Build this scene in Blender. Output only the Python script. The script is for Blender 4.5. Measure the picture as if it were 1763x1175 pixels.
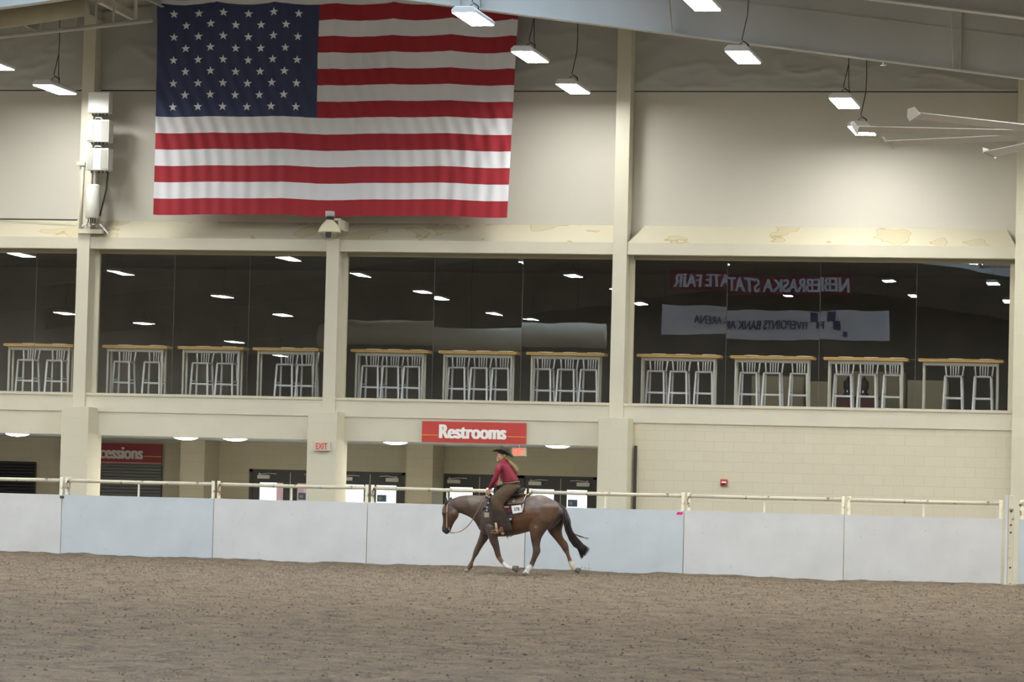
import bpy, bmesh, math, random
import numpy as np
from mathutils import Vector, Matrix
random.seed(7); np.random.seed(7)
for o in list(bpy.data.objects): bpy.data.objects.remove(o)
SC = bpy.context.scene; COL = SC.collection; PI = math.pi

# ---------------------------------------------------------------- camera
W, H = 1763, 1175
FPX, YAW, PIT, ROL = 6000.0, .199, .0442, .025
CAM = Vector((14.160, -70.216, 1.45))
_f = Vector((-math.sin(YAW)*math.cos(PIT), math.cos(YAW)*math.cos(PIT), math.sin(PIT)))
_r = Vector((math.cos(YAW), math.sin(YAW), 0)); _u = _r.cross(_f)
RX = _r*math.cos(ROL)+_u*math.sin(ROL); UX = -_r*math.sin(ROL)+_u*math.cos(ROL)
cd = bpy.data.cameras.new('camera'); cam = bpy.data.objects.new('camera', cd); COL.objects.link(cam)
cd.sensor_width = 36; cd.lens = FPX/W*36; cd.clip_end = 400
m = Matrix((RX, UX, -_f)).transposed().to_4x4(); m.translation = CAM; cam.matrix_world = m
SC.camera = cam

def at(px, py, Y):
    px = float(px); py = float(py)
    d = _f+(px-W/2)/FPX*RX-(py-H/2)/FPX*UX
    return CAM+d*((Y-CAM.y)/d.y)
def X_(px, py, Y): return at(px, py, Y).x
def Z_(px, py, Y): return at(px, py, Y).z

# ---------------------------------------------------------------- world, exposure
SC.view_settings.view_transform = 'Standard'; SC.view_settings.look = 'None'
SC.view_settings.gamma = 1; SC.view_settings.use_curve_mapping = False
SC.view_settings.exposure = 0.74
wd = bpy.data.worlds.new('daylight'); SC.world = wd; wd.use_nodes = True
wd.node_tree.nodes['Background'].inputs[0].default_value = (.86, .93, 1, 1)
wd.node_tree.nodes['Background'].inputs[1].default_value = 1.6
LAMP_STRENGTH = 46.0       # the LED high bays
SKYLIGHT_STRENGTH = 2.3    # translucent daylight panels in the roof
LED = (1.0, .985, .945, 1)

# ---------------------------------------------------------------- materials
MATS = {}
def mat(name, col, rough=.6, metal=0, noise=0, nscale=6, bump=0, bscale=40, emis=None, estr=0, spec=.5, alpha=1):
    if name in MATS: return MATS[name]
    m = bpy.data.materials.new(name); m.use_nodes = True; nt = m.node_tree; N = nt.nodes; L = nt.links
    b = N['Principled BSDF']; b.inputs['Base Color'].default_value = (*col, 1)
    b.inputs['Roughness'].default_value = rough; b.inputs['Metallic'].default_value = metal
    b.inputs['Specular IOR Level'].default_value = spec
    tc = N.new('ShaderNodeTexCoord')
    if noise:
        n = N.new('ShaderNodeTexNoise'); n.inputs['Scale'].default_value = nscale; n.inputs['Detail'].default_value = 5
        L.new(tc.outputs['Object'], n.inputs['Vector'])
        r = N.new('ShaderNodeMapRange'); r.inputs[1].default_value = .3; r.inputs[2].default_value = .7
        r.inputs[3].default_value = 1-noise; r.inputs[4].default_value = 1+noise*.5
        L.new(n.outputs['Fac'], r.inputs[0])
        x = N.new('ShaderNodeVectorMath'); x.operation = 'SCALE'; x.inputs[0].default_value = col
        L.new(r.outputs[0], x.inputs['Scale']); L.new(x.outputs[0], b.inputs['Base Color'])
    if bump:
        n2 = N.new('ShaderNodeTexNoise'); n2.inputs['Scale'].default_value = bscale; n2.inputs['Detail'].default_value = 4
        L.new(tc.outputs['Object'], n2.inputs['Vector'])
        bp = N.new('ShaderNodeBump'); bp.inputs['Strength'].default_value = bump; bp.inputs['Distance'].default_value = .02
        L.new(n2.outputs['Fac'], bp.inputs['Height']); L.new(bp.outputs[0], b.inputs['Normal'])
    if emis:
        b.inputs['Emission Color'].default_value = emis; b.inputs['Emission Strength'].default_value = estr
    MATS[name] = m; return m

CREAM = (.63, .60, .48)
M_paint = mat('cream_paint', CREAM, .7, noise=.05, nscale=1.2, bump=.1, bscale=30)
M_steel = mat('cream_steel_paint', (.60, .575, .46), .45, noise=.04, nscale=1.5)
M_rafter = mat('grey_white_steel_paint', (.50, .50, .47), .5, noise=.10, nscale=.8)
M_darktrim = mat('brown_window_trim', (.30, .265, .18), .6)
M_frame = mat('cream_window_frame', (.58, .55, .42), .5)
M_alu = mat('brushed_aluminium', (.82, .84, .84), .38, metal=.10, noise=.05, nscale=20)
M_wood = mat('oak_edge', (.58, .36, .10), .5, noise=.12, nscale=9)
M_legmetal = mat('table_leg_metal', (.50, .50, .43), .5)
M_white = mat('white_plastic', (.66, .66, .62), .4)
M_paper = mat('white_paper', (.85, .85, .82), .8)
M_dark = mat('dark_rubber', (.02, .02, .02), .6)
M_bronze = mat('dark_bronze_door', (.055, .052, .045), .45, noise=.08, nscale=5)
M_red = mat('sign_red', (.52, .05, .04), .5)
M_maroon = mat('sign_maroon', (.24, .018, .025), .5)
M_yellow = mat('sign_yellow', (.80, .45, .05), .5)
M_signwhite = mat('sign_white', (.85, .84, .80), .5)
M_exitred = mat('exit_red', (.75, .06, .05), .5)
M_exitlit = mat('exit_red_lit', (.8, .05, .04), .5, emis=(1, .10, .07, 1), estr=1.1)
M_pinktape = mat('pink_tape', (.85, .03, .22), .6)
M_wire = mat('black_cable', (.03, .03, .028), .6)
M_rail = mat('chipped_cream_pipe', (.66, .62, .47), .5)
M_conc = mat('concrete', (.30, .29, .26), .8, noise=.1)
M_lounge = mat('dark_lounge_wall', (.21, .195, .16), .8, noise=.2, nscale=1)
M_ceiltile = mat('white_soffit', (.74, .76, .78), .8)
M_bluegrey = mat('grey_arena_board', (.60, .655, .70), .5, noise=.05, nscale=1.3)
M_tan = mat('tan_upholstery', (.36, .32, .21), .85)
M_redwood = mat('dark_red_cabinet', (.12, .03, .02), .6)
M_silver = mat('silver_metal', (.75, .75, .78), .25, metal=.9)
M_skylight = mat('translucent_skylight', (.8, .85, .9), .5, emis=(.60, .78, 1, 1), estr=SKYLIGHT_STRENGTH)
M_led = mat('led_diffuser', (.9, .9, .9), .5, emis=LED, estr=LAMP_STRENGTH)
M_led2 = mat('soffit_light_diffuser', (.9, .9, .9), .5, emis=(1, .95, .86, 1), estr=80)
M_housing = mat('white_lamp_housing', (.72, .73, .72), .4)

def add_blocks(m, bw=.406, bh=.203, mortar=.006, dark=.86):
    """concrete-block courses painted over: joints slightly darker"""
    nt = m.node_tree; N = nt.nodes; L = nt.links; b = N['Principled BSDF']
    tc = N.new('ShaderNodeTexCoord'); sx = N.new('ShaderNodeSeparateXYZ'); cb = N.new('ShaderNodeCombineXYZ')
    L.new(tc.outputs['Object'], sx.inputs[0])
    ad = N.new('ShaderNodeMath'); ad.operation = 'ADD'
    L.new(sx.outputs[0], ad.inputs[0]); L.new(sx.outputs[1], ad.inputs[1])
    L.new(ad.outputs[0], cb.inputs[0]); L.new(sx.outputs[2], cb.inputs[1])
    br = N.new('ShaderNodeTexBrick'); L.new(cb.outputs[0], br.inputs['Vector'])
    br.inputs['Scale'].default_value = 1; br.inputs['Brick Width'].default_value = bw; br.inputs['Row Height'].default_value = bh
    br.inputs['Mortar Size'].default_value = mortar; br.inputs['Mortar Smooth'].default_value = .3
    c = b.inputs['Base Color'].default_value[:3]
    br.inputs['Color1'].default_value = (*c, 1); br.inputs['Color2'].default_value = (c[0]*.97, c[1]*.97, c[2]*.96, 1)
    br.inputs['Mortar'].default_value = (c[0]*dark, c[1]*dark, c[2]*dark, 1)
    for l in list(L):
        if l.to_socket == b.inputs['Base Color']: L.remove(l)
    L.new(br.outputs['Color'], b.inputs['Base Color'])
    return m
M_block = add_blocks(mat('cream_block_wall', (.63, .585, .45), .75, bump=.15, bscale=25))
M_block2 = add_blocks(mat('concourse_block_wall', (.56, .51, .37), .75, bump=.15, bscale=25))
M_blockp = add_blocks(mat('pilaster_block', (.63, .60, .47), .75, bump=.15, bscale=25), bw=.8, bh=.406, dark=.93)

def ledge_mat():
    """cream board with brown water-stain rings"""
    m = mat('stained_ledge', (.54, .50, .37), .7); nt = m.node_tree; N = nt.nodes; L = nt.links; b = N['Principled BSDF']
    tc = N.new('ShaderNodeTexCoord'); n = N.new('ShaderNodeTexNoise'); n.inputs['Scale'].default_value = 1.3; n.inputs['Detail'].default_value = 2
    mp = N.new('ShaderNodeMapping'); mp.inputs['Scale'].default_value = (1, 1, 2.2)
    L.new(tc.outputs['Object'], mp.inputs[0]); L.new(mp.outputs[0], n.inputs['Vector'])
    cr = N.new('ShaderNodeValToRGB'); e = cr.color_ramp
    e.elements[0].position = .54; e.elements[0].color = (.55, .515, .385, 1)
    e.elements[1].position = .60; e.elements[1].color = (.51, .46, .31, 1)
    for p, c in ((.575, (.54, .50, .37, 1)), (.587, (.40, .31, .15, 1))):
        k = e.elements.new(p); k.color = c
    L.new(n.outputs['Fac'], cr.inputs[0]); L.new(cr.outputs[0], b.inputs['Base Color'])
    return m
M_ledge = ledge_mat()

def liner_mat():
    m = mat('fabric_wall_liner', (.56, .545, .475), .8); nt = m.node_tree; N = nt.nodes; L = nt.links; b = N['Principled BSDF']
    tc = N.new('ShaderNodeTexCoord'); n = N.new('ShaderNodeTexNoise'); n.inputs['Scale'].default_value = .9; n.inputs['Detail'].default_value = 6
    n.inputs['Distortion'].default_value = 1.2
    L.new(tc.outputs['Object'], n.inputs['Vector'])
    bp = N.new('ShaderNodeBump'); bp.inputs['Strength'].default_value = .25; bp.inputs['Distance'].default_value = .06
    L.new(n.outputs['Fac'], bp.inputs['Height']); L.new(bp.outputs[0], b.inputs['Normal'])
    return m
M_liner = liner_mat()

def board_mat(name, col):
    m = mat(name, col, .45); nt = m.node_tree; N = nt.nodes; L = nt.links; b = N['Principled BSDF']
    tc = N.new('ShaderNodeTexCoord')
    n = N.new('ShaderNodeTexNoise'); n.inputs['Scale'].default_value = 1.6; n.inputs['Detail'].default_value = 6
    L.new(tc.outputs['Object'], n.inputs['Vector'])
    v = N.new('ShaderNodeTexNoise'); v.inputs['Scale'].default_value = 9; v.inputs['Detail'].default_value = 2
    L.new(tc.outputs['Object'], v.inputs['Vector'])
    r = N.new('ShaderNodeMapRange'); r.inputs[1].default_value = .70; r.inputs[2].default_value = .76; r.inputs[3].default_value = 0; r.inputs[4].default_value = .45
    L.new(v.outputs['Fac'], r.inputs[0])
    r2 = N.new('ShaderNodeMapRange'); r2.inputs[1].default_value = .35; r2.inputs[2].default_value = .75; r2.inputs[3].default_value = 1.02; r2.inputs[4].default_value = .90
    L.new(n.outputs['Fac'], r2.inputs[0])
    x = N.new('ShaderNodeVectorMath'); x.operation = 'SCALE'; x.inputs[0].default_value = col; L.new(r2.outputs[0], x.inputs['Scale'])
    mx = N.new('ShaderNodeMix'); mx.data_type = 'RGBA'; L.new(r.outputs[0], mx.inputs[0]); L.new(x.outputs[0], mx.inputs[6]); mx.inputs[7].default_value = (.42, .36, .27, 1)
    L.new(mx.outputs[2], b.inputs['Base Color'])
    return m
M_boardA = board_mat('white_arena_board', (.70, .715, .72))
M_boardB = board_mat('bluish_arena_board', (.60, .665, .71))

def rail_mat():
    m = M_rail; nt = m.node_tree; N = nt.nodes; L = nt.links; b = N['Principled BSDF']
    tc = N.new('ShaderNodeTexCoord'); n = N.new('ShaderNodeTexNoise'); n.inputs['Scale'].default_value = 7; n.inputs['Detail'].default_value = 8
    L.new(tc.outputs['Object'], n.inputs['Vector'])
    cr = N.new('ShaderNodeValToRGB'); e = cr.color_ramp
    e.elements[0].position = .60; e.elements[0].color = (.68, .64, .50, 1); e.elements[1].position = .68; e.elements[1].color = (.20, .10, .05, 1)
    L.new(n.outputs['Fac'], cr.inputs[0]); L.new(cr.outputs[0], b.inputs['Base Color'])
rail_mat()

def dirt_mat():
    m = mat('arena_dirt', (.2, .16, .12), .95, spec=.2); nt = m.node_tree; N = nt.nodes; L = nt.links; b = N['Principled BSDF']
    tc = N.new('ShaderNodeTexCoord')
    n1 = N.new('ShaderNodeTexNoise'); n1.inputs['Scale'].default_value = 2.2; n1.inputs['Detail'].default_value = 10; n1.inputs['Roughness'].default_value = .72
    n2 = N.new('ShaderNodeTexNoise'); n2.inputs['Scale'].default_value = 17; n2.inputs['Detail'].default_value = 5; n2.inputs['Roughness'].default_value = .8
    for n in (n1, n2): L.new(tc.outputs['Object'], n.inputs['Vector'])
    cr = N.new('ShaderNodeValToRGB'); e = cr.color_ramp
    e.elements[0].position = .30; e.elements[0].color = (.095, .073, .052, 1); e.elements[1].position = .72; e.elements[1].color = (.275, .215, .148, 1)
    k = e.elements.new(.5); k.color = (.185, .146, .103, 1)
    ad = N.new('ShaderNodeMath'); ad.operation = 'ADD'; L.new(n1.outputs['Fac'], ad.inputs[0])
    s = N.new('ShaderNodeMath'); s.operation = 'MULTIPLY_ADD'; s.inputs[1].default_value = .8; s.inputs[2].default_value = -.40
    L.new(n2.outputs['Fac'], s.inputs[0]); L.new(s.outputs[0], ad.inputs[1])
    L.new(ad.outputs[0], cr.inputs[0]); L.new(cr.outputs[0], b.inputs['Base Color'])
    bp = N.new('ShaderNodeBump'); bp.inputs['Strength'].default_value = .8; bp.inputs['Distance'].default_value = .03
    L.new(n2.outputs['Fac'], bp.inputs['Height']); L.new(bp.outputs[0], b.inputs['Normal'])
    return m
M_dirt = dirt_mat()
M_clod = mat('dark_dirt_clod', (.10, .08, .062), .95, noise=.3, nscale=20, bump=.5, bscale=60)

def glass_mat():
    m = bpy.data.materials.new('lounge_glass'); m.use_nodes = True; nt = m.node_tree; N = nt.nodes; L = nt.links; N.clear()
    out = N.new('ShaderNodeOutputMaterial'); tr = N.new('ShaderNodeBsdfTransparent'); gl = N.new('ShaderNodeBsdfGlossy')
    tr.inputs[0].default_value = (.95, .96, .96, 1); gl.inputs['Roughness'].default_value = 0.0; gl.inputs[0].default_value = (1, 1, 1, 1)
    fr = N.new('ShaderNodeFresnel'); ge = N.new('ShaderNodeNewGeometry'); ir = N.new('ShaderNodeMapRange'); ir.inputs[3].default_value = 2.15; ir.inputs[4].default_value = 1/2.15
    L.new(ge.outputs['Backfacing'], ir.inputs[0]); L.new(ir.outputs[0], fr.inputs[0])
    tc = N.new('ShaderNodeTexCoord'); n = N.new('ShaderNodeTexNoise'); n.inputs['Scale'].default_value = 1.1; n.inputs['Detail'].default_value = 1
    L.new(tc.outputs['Object'], n.inputs['Vector'])
    bp = N.new('ShaderNodeBump'); bp.inputs['Strength'].default_value = .05; bp.inputs['Distance'].default_value = .012
    L.new(n.outputs['Fac'], bp.inputs['Height']); L.new(bp.outputs[0], gl.inputs['Normal'])
    mx = N.new('ShaderNodeMixShader'); L.new(fr.outputs[0], mx.inputs[0]); L.new(tr.outputs[0], mx.inputs[1]); L.new(gl.outputs[0], mx.inputs[2])
    L.new(mx.outputs[0], out.inputs[0]); return m
M_glass = glass_mat()
def clear_glass():
    m = bpy.data.materials.new('clear_glass'); m.use_nodes = True; nt = m.node_tree; N = nt.nodes; L = nt.links; N.clear()
    out = N.new('ShaderNodeOutputMaterial'); tr = N.new('ShaderNodeBsdfTransparent'); gl = N.new('ShaderNodeBsdfGlossy')
    tr.inputs[0].default_value = (.92, .93, .93, 1); gl.inputs['Roughness'].default_value = .05
    mx = N.new('ShaderNodeMixShader'); mx.inputs[0].default_value = .08
    L.new(tr.outputs[0], mx.inputs[1]); L.new(gl.outputs[0], mx.inputs[2]); L.new(mx.outputs[0], out.inputs[0]); return m
M_clear = clear_glass()

# ---------------------------------------------------------------- mesh builder
class MB:
    def __init__(s): s.v = []; s.f = []; s.mi = []
    def add(s, vs, fs, mi=0):
        o = len(s.v); s.v += [tuple(v) for v in vs]; s.f += [tuple(i+o for i in f) for f in fs]; s.mi += [mi]*len(fs); return s
    def box(s, x0, x1, y0, y1, z0, z1, mi=0):
        vs = [(x, y, z) for z in (z0, z1) for y in (y0, y1) for x in (x0, x1)]
        return s.add(vs, [(0, 2, 3, 1), (4, 5, 7, 6), (0, 1, 5, 4), (2, 6, 7, 3), (0, 4, 6, 2), (1, 3, 7, 5)], mi)
    def bar(s, a, b, w, h, up=(0, 0, 1), mi=0, w2=None, h2=None):
        a = Vector(a); b = Vector(b); d = (b-a).normalized(); up = Vector(up)
        sd = d.cross(up); sd = sd.normalized() if sd.length > 1e-5 else Vector((1, 0, 0)); u = sd.cross(d).normalized()
        w2 = w if w2 is None else w2; h2 = h if h2 is None else h2
        vs = [a+sd*i*w/2+u*j*h/2 for i, j in ((-1, -1), (1, -1), (1, 1), (-1, 1))]+[b+sd*i*w2/2+u*j*h2/2 for i, j in ((-1, -1), (1, -1), (1, 1), (-1, 1))]
        return s.add(vs, [(0, 1, 2, 3), (7, 6, 5, 4), (0, 4, 5, 1), (1, 5, 6, 2), (2, 6, 7, 3), (3, 7, 4, 0)], mi)
    def tube(s, pts, r, n=8, mi=0):
        pts = [Vector(p) for p in pts]; rs = r if isinstance(r, (list, tuple)) else [r]*len(pts)
        rings = []; ref = None
        for i, p in enumerate(pts):
            d = (pts[min(i+1, len(pts)-1)]-pts[max(i-1, 0)]).normalized()
            if ref is None: ref = Vector((0, 0, 1)) if abs(d.z) < .9 else Vector((1, 0, 0))
            a = (ref-d*ref.dot(d)).normalized(); ref = a; b = d.cross(a)
            rings.append([p+(a*math.cos(t)+b*math.sin(t))*rs[i] for t in [2*PI*k/n for k in range(n)]])
        return s.rings(rings, mi)
    def rings(s, rings, mi=0, cap=True):
        n = len(rings[0]); vs = [v for r in rings for v in r]; fs = []
        for i in range(len(rings)-1):
            for k in range(n): fs.append((i*n+k, i*n+(k+1) % n, (i+1)*n+(k+1) % n, (i+1)*n+k))
        if cap: fs.append(tuple(range(n-1, -1, -1))); fs.append(tuple((len(rings)-1)*n+k for k in range(n)))
        return s.add(vs, fs, mi)
    def lathe(s, prof, c, n=20, mi=0, axis='z', sx=1, sy=1):
        rings = []
        for r, z in prof:
            ring = []
            for k in range(n):
                t = 2*PI*k/n; x, y = r*math.cos(t)*sx, r*math.sin(t)*sy
                ring.append((c[0]+x, c[1]+y, c[2]+z) if axis == 'z' else (c[0]+x, c[1]+z, c[2]+y))
            rings.append(ring)
        return s.rings(rings, mi)
    def prism(s, pts, d, mi=0):
        """closed polygon of 3D points, extruded by vector d"""
        n = len(pts); d = Vector(d); vs = [Vector(p) for p in pts]+[Vector(p)+d for p in pts]
        fs = [tuple(range(n)), tuple(range(2*n-1, n-1, -1))]+[(k, k+n, (k+1) % n+n, (k+1) % n) for k in range(n)]
        return s.add(vs, fs, mi)
    def sphere(s, c, r, n=12, mi=0, sc=(1, 1, 1)):
        prof = [(max(1e-4, r*math.sin(PI*i/n)), -r*math.cos(PI*i/n)) for i in range(n+1)]
        rings = [[(c[0]+q*math.cos(2*PI*k/n)*sc[0], c[1]+q*math.sin(2*PI*k/n)*sc[1], c[2]+z*sc[2]) for k in range(n)] for q, z in prof]
        return s.rings(rings, mi)
    def build(s, name, mats, parent=None, smooth=False, bevel=0):
        me = bpy.data.meshes.new(name); off = wloc(parent) if parent else Vector((0, 0, 0))
        me.from_pydata([Vector(v)-off for v in s.v], [], s.f)
        ms = mats if isinstance(mats, (list, tuple)) else [mats]
        for q in ms: me.materials.append(q)
        if len(ms) > 1: me.polygons.foreach_set('material_index', s.mi)
        bm = bmesh.new(); bm.from_mesh(me); bmesh.ops.recalc_face_normals(bm, faces=bm.faces); bm.to_mesh(me); bm.free()
        if smooth: me.polygons.foreach_set('use_smooth', [True]*len(me.polygons))
        me.update()
        o = bpy.data.objects.new(name, me); COL.objects.link(o)
        if parent: o.parent = parent
        if bevel:
            b = o.modifiers.new('bevel', 'BEVEL'); b.width = bevel; b.segments = 2; b.limit_method = 'ANGLE'
        return o
def wloc(o):
    v = Vector(o.location)
    while o.parent: o = o.parent; v += Vector(o.location)
    return v
def tag(o, label=None, cat=None, group=None, kind=None):
    if label: o['label'] = label
    if cat: o['category'] = cat
    if group: o['group'] = group
    if kind: o['kind'] = kind
    return o
def thing(name, loc, label, cat, group=None, kind=None):
    o = bpy.data.objects.new(name, None); o.empty_display_size = .1; COL.objects.link(o); o.location = loc
    return tag(o, label, cat, group, kind)
def box(name, mats, x0, x1, y0, y1, z0, z1, parent=None, bevel=0):
    return MB().box(x0, x1, y0, y1, z0, z1).build(name, mats, parent, bevel=bevel)
def struct(o, label=None, cat=None): return tag(o, label, cat, None, 'structure')
def copy_tree(o, parent=None):
    c = o.copy(); COL.objects.link(c)
    if parent: c.parent = parent
    for ch in [q for q in o.children]: copy_tree(ch, c)
    return c

def text_mesh(name, body, mats, height, width, loc, facing=-1, parent=None, weight=0.0, depth=.01, shear=0, align='CENTER'):
    cu = bpy.data.curves.new(name, 'FONT'); cu.body = body; cu.size = 1; cu.extrude = .01; cu.offset = min(weight, .012); cu.shear = shear
    ob = bpy.data.objects.new(name, cu); COL.objects.link(ob)
    dg = bpy.context.evaluated_depsgraph_get(); me = bpy.data.meshes.new_from_object(ob.evaluated_get(dg))
    bpy.data.objects.remove(ob); bpy.data.curves.remove(cu)
    n = len(me.vertices); co = np.empty(n*3, 'f'); me.vertices.foreach_get('co', co); co = co.reshape(-1, 3)
    x0, x1, y0, y1 = co[:, 0].min(), co[:, 0].max(), co[:, 1].min(), co[:, 1].max()
    x = (co[:, 0]-(x0+x1)/2)/(x1-x0)*width; z = (co[:, 1]-(y0+y1)/2)/(y1-y0)*height; d = co[:, 2]/.02*depth
    out = np.stack([x*(1 if facing < 0 else -1), d*(1 if facing < 0 else -1)*-1, z], 1)
    if weight > .012:
        bm = bmesh.new(); bm.from_mesh(me); bm.verts.ensure_lookup_table()
        for q_, v_ in enumerate(bm.verts): v_.co = co[q_].tolist()
        base_ = list(bm.verts)+list(bm.edges)+list(bm.faces)
        for q_, dx_ in enumerate((-weight*1.1, -weight*.55, weight*.55, weight*1.1)):
            r_ = bmesh.ops.duplicate(bm, geom=base_)
            for v_ in r_['geom']:
                if isinstance(v_, bmesh.types.BMVert): v_.co.x += dx_; v_.co.z += .0015*(q_+1)
        bm.to_mesh(me); bm.free(); n = len(me.vertices); co = np.empty(n*3, 'f'); me.vertices.foreach_get('co', co); co = co.reshape(-1, 3)
        x0, x1 = co[:, 0].min(), co[:, 0].max()
        x = (co[:, 0]-(x0+x1)/2)/(x1-x0)*width; z = (co[:, 1]-(y0+y1)/2)/(y1-y0)*height; d = co[:, 2]/.02*depth
    out = np.stack([x*(1 if facing < 0 else -1), d*(1 if facing < 0 else -1)*-1, z], 1)
    off = Vector(loc)-(wloc(parent) if parent else Vector((0, 0, 0)))
    out += np.array(off)
    me.vertices.foreach_set('co', out.astype('f').ravel()); me.materials.clear(); me.materials.append(mats); me.update()
    o = bpy.data.objects.new(name, me); COL.objects.link(o)
    if parent: o.parent = parent
    return o

# ================================================================ THE BUILDING
RIDGE, RZ, SL = -3.7, 12.25, .1277
def roof(x): return RZ-SL*abs(x-RIDGE)
XL, XR, YB = -30., 30., -84.
ZG0, ZG1 = 3.385, 6.345         # glass of the lounge
# --- dirt floor
def vnoise(x, y, s, seed):
    r = np.random.RandomState(seed).rand(256, 256); u = x/s; v = y/s
    i = np.floor(u).astype(int); j = np.floor(v).astype(int); a = u-i; b = v-j; a = a*a*(3-2*a); b = b*b*(3-2*b)
    g = lambda p, q: r[p % 256, q % 256]
    return (g(i, j)*(1-a)+g(i+1, j)*a)*(1-b)+(g(i, j+1)*(1-a)+g(i+1, j+1)*a)*b-.5
gx = np.arange(-13, 15.01, .085); gy = np.arange(-46, -3.86, .085)
GX, GY = np.meshgrid(gx, gy)
def groundz(x, y):
    x = np.asarray(x, float); y = np.asarray(y, float)
    z = .05*vnoise(x, y, 1.7, 1)+.035*vnoise(x, y, .55, 2)+.022*vnoise(x, y, .22, 3)+.016*vnoise(x, y, .13, 4)-.0035*x
    return z
GZ = groundz(GX, GY)+np.where(GY > -4.25, (GY+4.25)*.12, 0)
nx, ny = len(gx), len(gy)
me = bpy.data.meshes.new('floor'); V = np.stack([GX.ravel(), GY.ravel(), GZ.ravel()], 1)
idx = np.arange(nx*ny).reshape(ny, nx); F = np.stack([idx[:-1, :-1].ravel(), idx[:-1, 1:].ravel(), idx[1:, 1:].ravel(), idx[1:, :-1].ravel()], 1)
base = [(XL, YB, -.12), (XR, YB, -.12), (XR, -3.86, -.12), (XL, -3.86, -.12)]
me.from_pydata(V.tolist()+base, [], F.tolist()+[tuple(nx*ny+k for k in range(4))]); me.materials.append(M_dirt)
me.polygons.foreach_set('use_smooth', [True]*len(me.polygons))
fl = bpy.data.objects.new('floor', me); COL.objects.link(fl); struct(fl, 'brown raked dirt floor of the riding arena', 'floor')
struct(box('floor', M_conc, XL, XR, -3.83, 8, -.25, -.1), 'concrete walkway floor behind the arena fence', 'floor')

def gz(x, y): return float(groundz(np.array([x]), np.array([y]))[0])
# loose clods, uncountable
mb = MB()
def clod(mb, x, y, s):
    z = gz(x, y); n = 6; ph = random.random()*6; rings = []
    for q, h in ((.55, -.3), (1, .1), (.8, .45), (.3, .7)):
        rings.append([(x+s*q*math.cos(ph+2*PI*k/n)*random.uniform(.7, 1.3), y+s*q*math.sin(ph+2*PI*k/n)*random.uniform(.7, 1.3), z+s*h*random.uniform(.6, 1)) for k in range(n)])
    mb.rings(rings)
for i in range(700):
    d = random.uniform(24, 66); lat = random.uniform(-.16, .16)*d
    p = CAM+Vector((_f.x, _f.y, 0)).normalized()*d+_r*lat
    if p.y > -4.3: continue
    clod(mb, p.x, p.y, random.choice((.010, .012, .016, .022))*random.uniform(.7, 1.3)*(.5+d/90))
tag(mb.build('dirt_clods', M_clod), 'loose dark clods scattered over the brown dirt', 'dirt', kind='stuff')
# small crumbs: three tones of the same dirt
def crumbs(n, seed, m, label, smin, smax):
    R = np.random.RandomState(seed); d = np.sqrt(R.uniform(23.5**2, 67**2, n)); lat = R.uniform(-.16, .16, n)*d
    fx = Vector((_f.x, _f.y, 0)).normalized(); x = CAM.x+fx.x*d+_r.x*lat; y = CAM.y+fx.y*d+_r.y*lat
    k_ = y < -4.15; x, y, d = x[k_], y[k_], d[k_]; n = len(x); z = groundz(x, y); s_ = R.uniform(smin, smax, n)*(.55+d/100)
    q = np.array([(1, 0, 0), (0, 1, 0), (-1, 0, 0), (0, -1, 0), (0, 0, .9), (0, 0, -.5)], float)
    an = R.uniform(0, 6.28, n); c_, sn = np.cos(an), np.sin(an); V = np.empty((n, 6, 3))
    jit = R.uniform(.6, 1.4, (n, 6))
    V[:, :, 0] = x[:, None]+(q[None, :, 0]*c_[:, None]-q[None, :, 1]*sn[:, None])*s_[:, None]*jit
    V[:, :, 1] = y[:, None]+(q[None, :, 0]*sn[:, None]+q[None, :, 1]*c_[:, None])*s_[:, None]*jit
    V[:, :, 2] = z[:, None]+q[None, :, 2]*s_[:, None]*jit
    T = np.array([(0, 1, 4), (1, 2, 4), (2, 3, 4), (3, 0, 4), (1, 0, 5), (2, 1, 5), (3, 2, 5), (0, 3, 5)])
    Fc = (np.arange(n)[:, None, None]*6+T[None]).reshape(-1, 3)
    me = bpy.data.meshes.new('dirt_crumbs'); me.from_pydata(V.reshape(-1, 3).tolist(), [], Fc.tolist()); me.materials.append(m)
    o = bpy.data.objects.new('dirt_crumbs', me); COL.objects.link(o); tag(o, label, 'dirt', kind='stuff')
crumbs(9000, 5, mat('mid_dirt_crumb', (.135, .105, .078), .95), 'small dark crumbs in the arena dirt', .008, .020)
crumbs(12000, 6, mat('pale_dirt_crumb', (.30, .235, .165), .95), 'small pale crumbs in the arena dirt', .008, .020)

# --- columns (px measured at their faces)
c1 = (X_(128.6, 560, -.05), X_(150, 560, -.05)); c2 = (X_(558.5, 560, -.05), X_(580.3, 560, -.05)); c3 = (X_(1052, 560, -.05), X_(1076.3, 560, -.05))
cr_ = X_(1745.5, 560, -.3)
P1 = (-9.45, -8.86); P2 = (-4.13, -3.51); P3 = (1.95, 2.56)
PT = 3.07
def colm(name, m, x0, x1, y0, y1, z0, z1, label):
    return struct(box(name, m, x0, x1, y0, y1, z0, z1, bevel=.006), label, 'column')
colm('column', M_steel, *c1, -.05, .42, PT, roof(c1[0])-.02, 'tall cream steel column left of the flag, carrying white boxes')
colm('column', M_steel, *c2, -.05, .42, PT, 6.69, 'short cream column between the left and middle lounge windows')
colm('column', M_steel, *c3, -.05, .42, PT, roof(c3[1])-.02, 'tall cream steel column right of the flag')
colm('column', M_blockp, cr_, cr_+2.2, -.3, .6, -.1, roof(cr_+2.2)-.02, 'broad cream column at the right edge, floor to roof')
colm('pilaster', M_blockp, *P1, -.6, .32, -.1, PT, 'cream block pilaster left of the concessions sign')
colm('pilaster', M_blockp, *P2, -.6, .32, -.1, PT, 'cream block pilaster bearing the exit sign')
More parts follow.
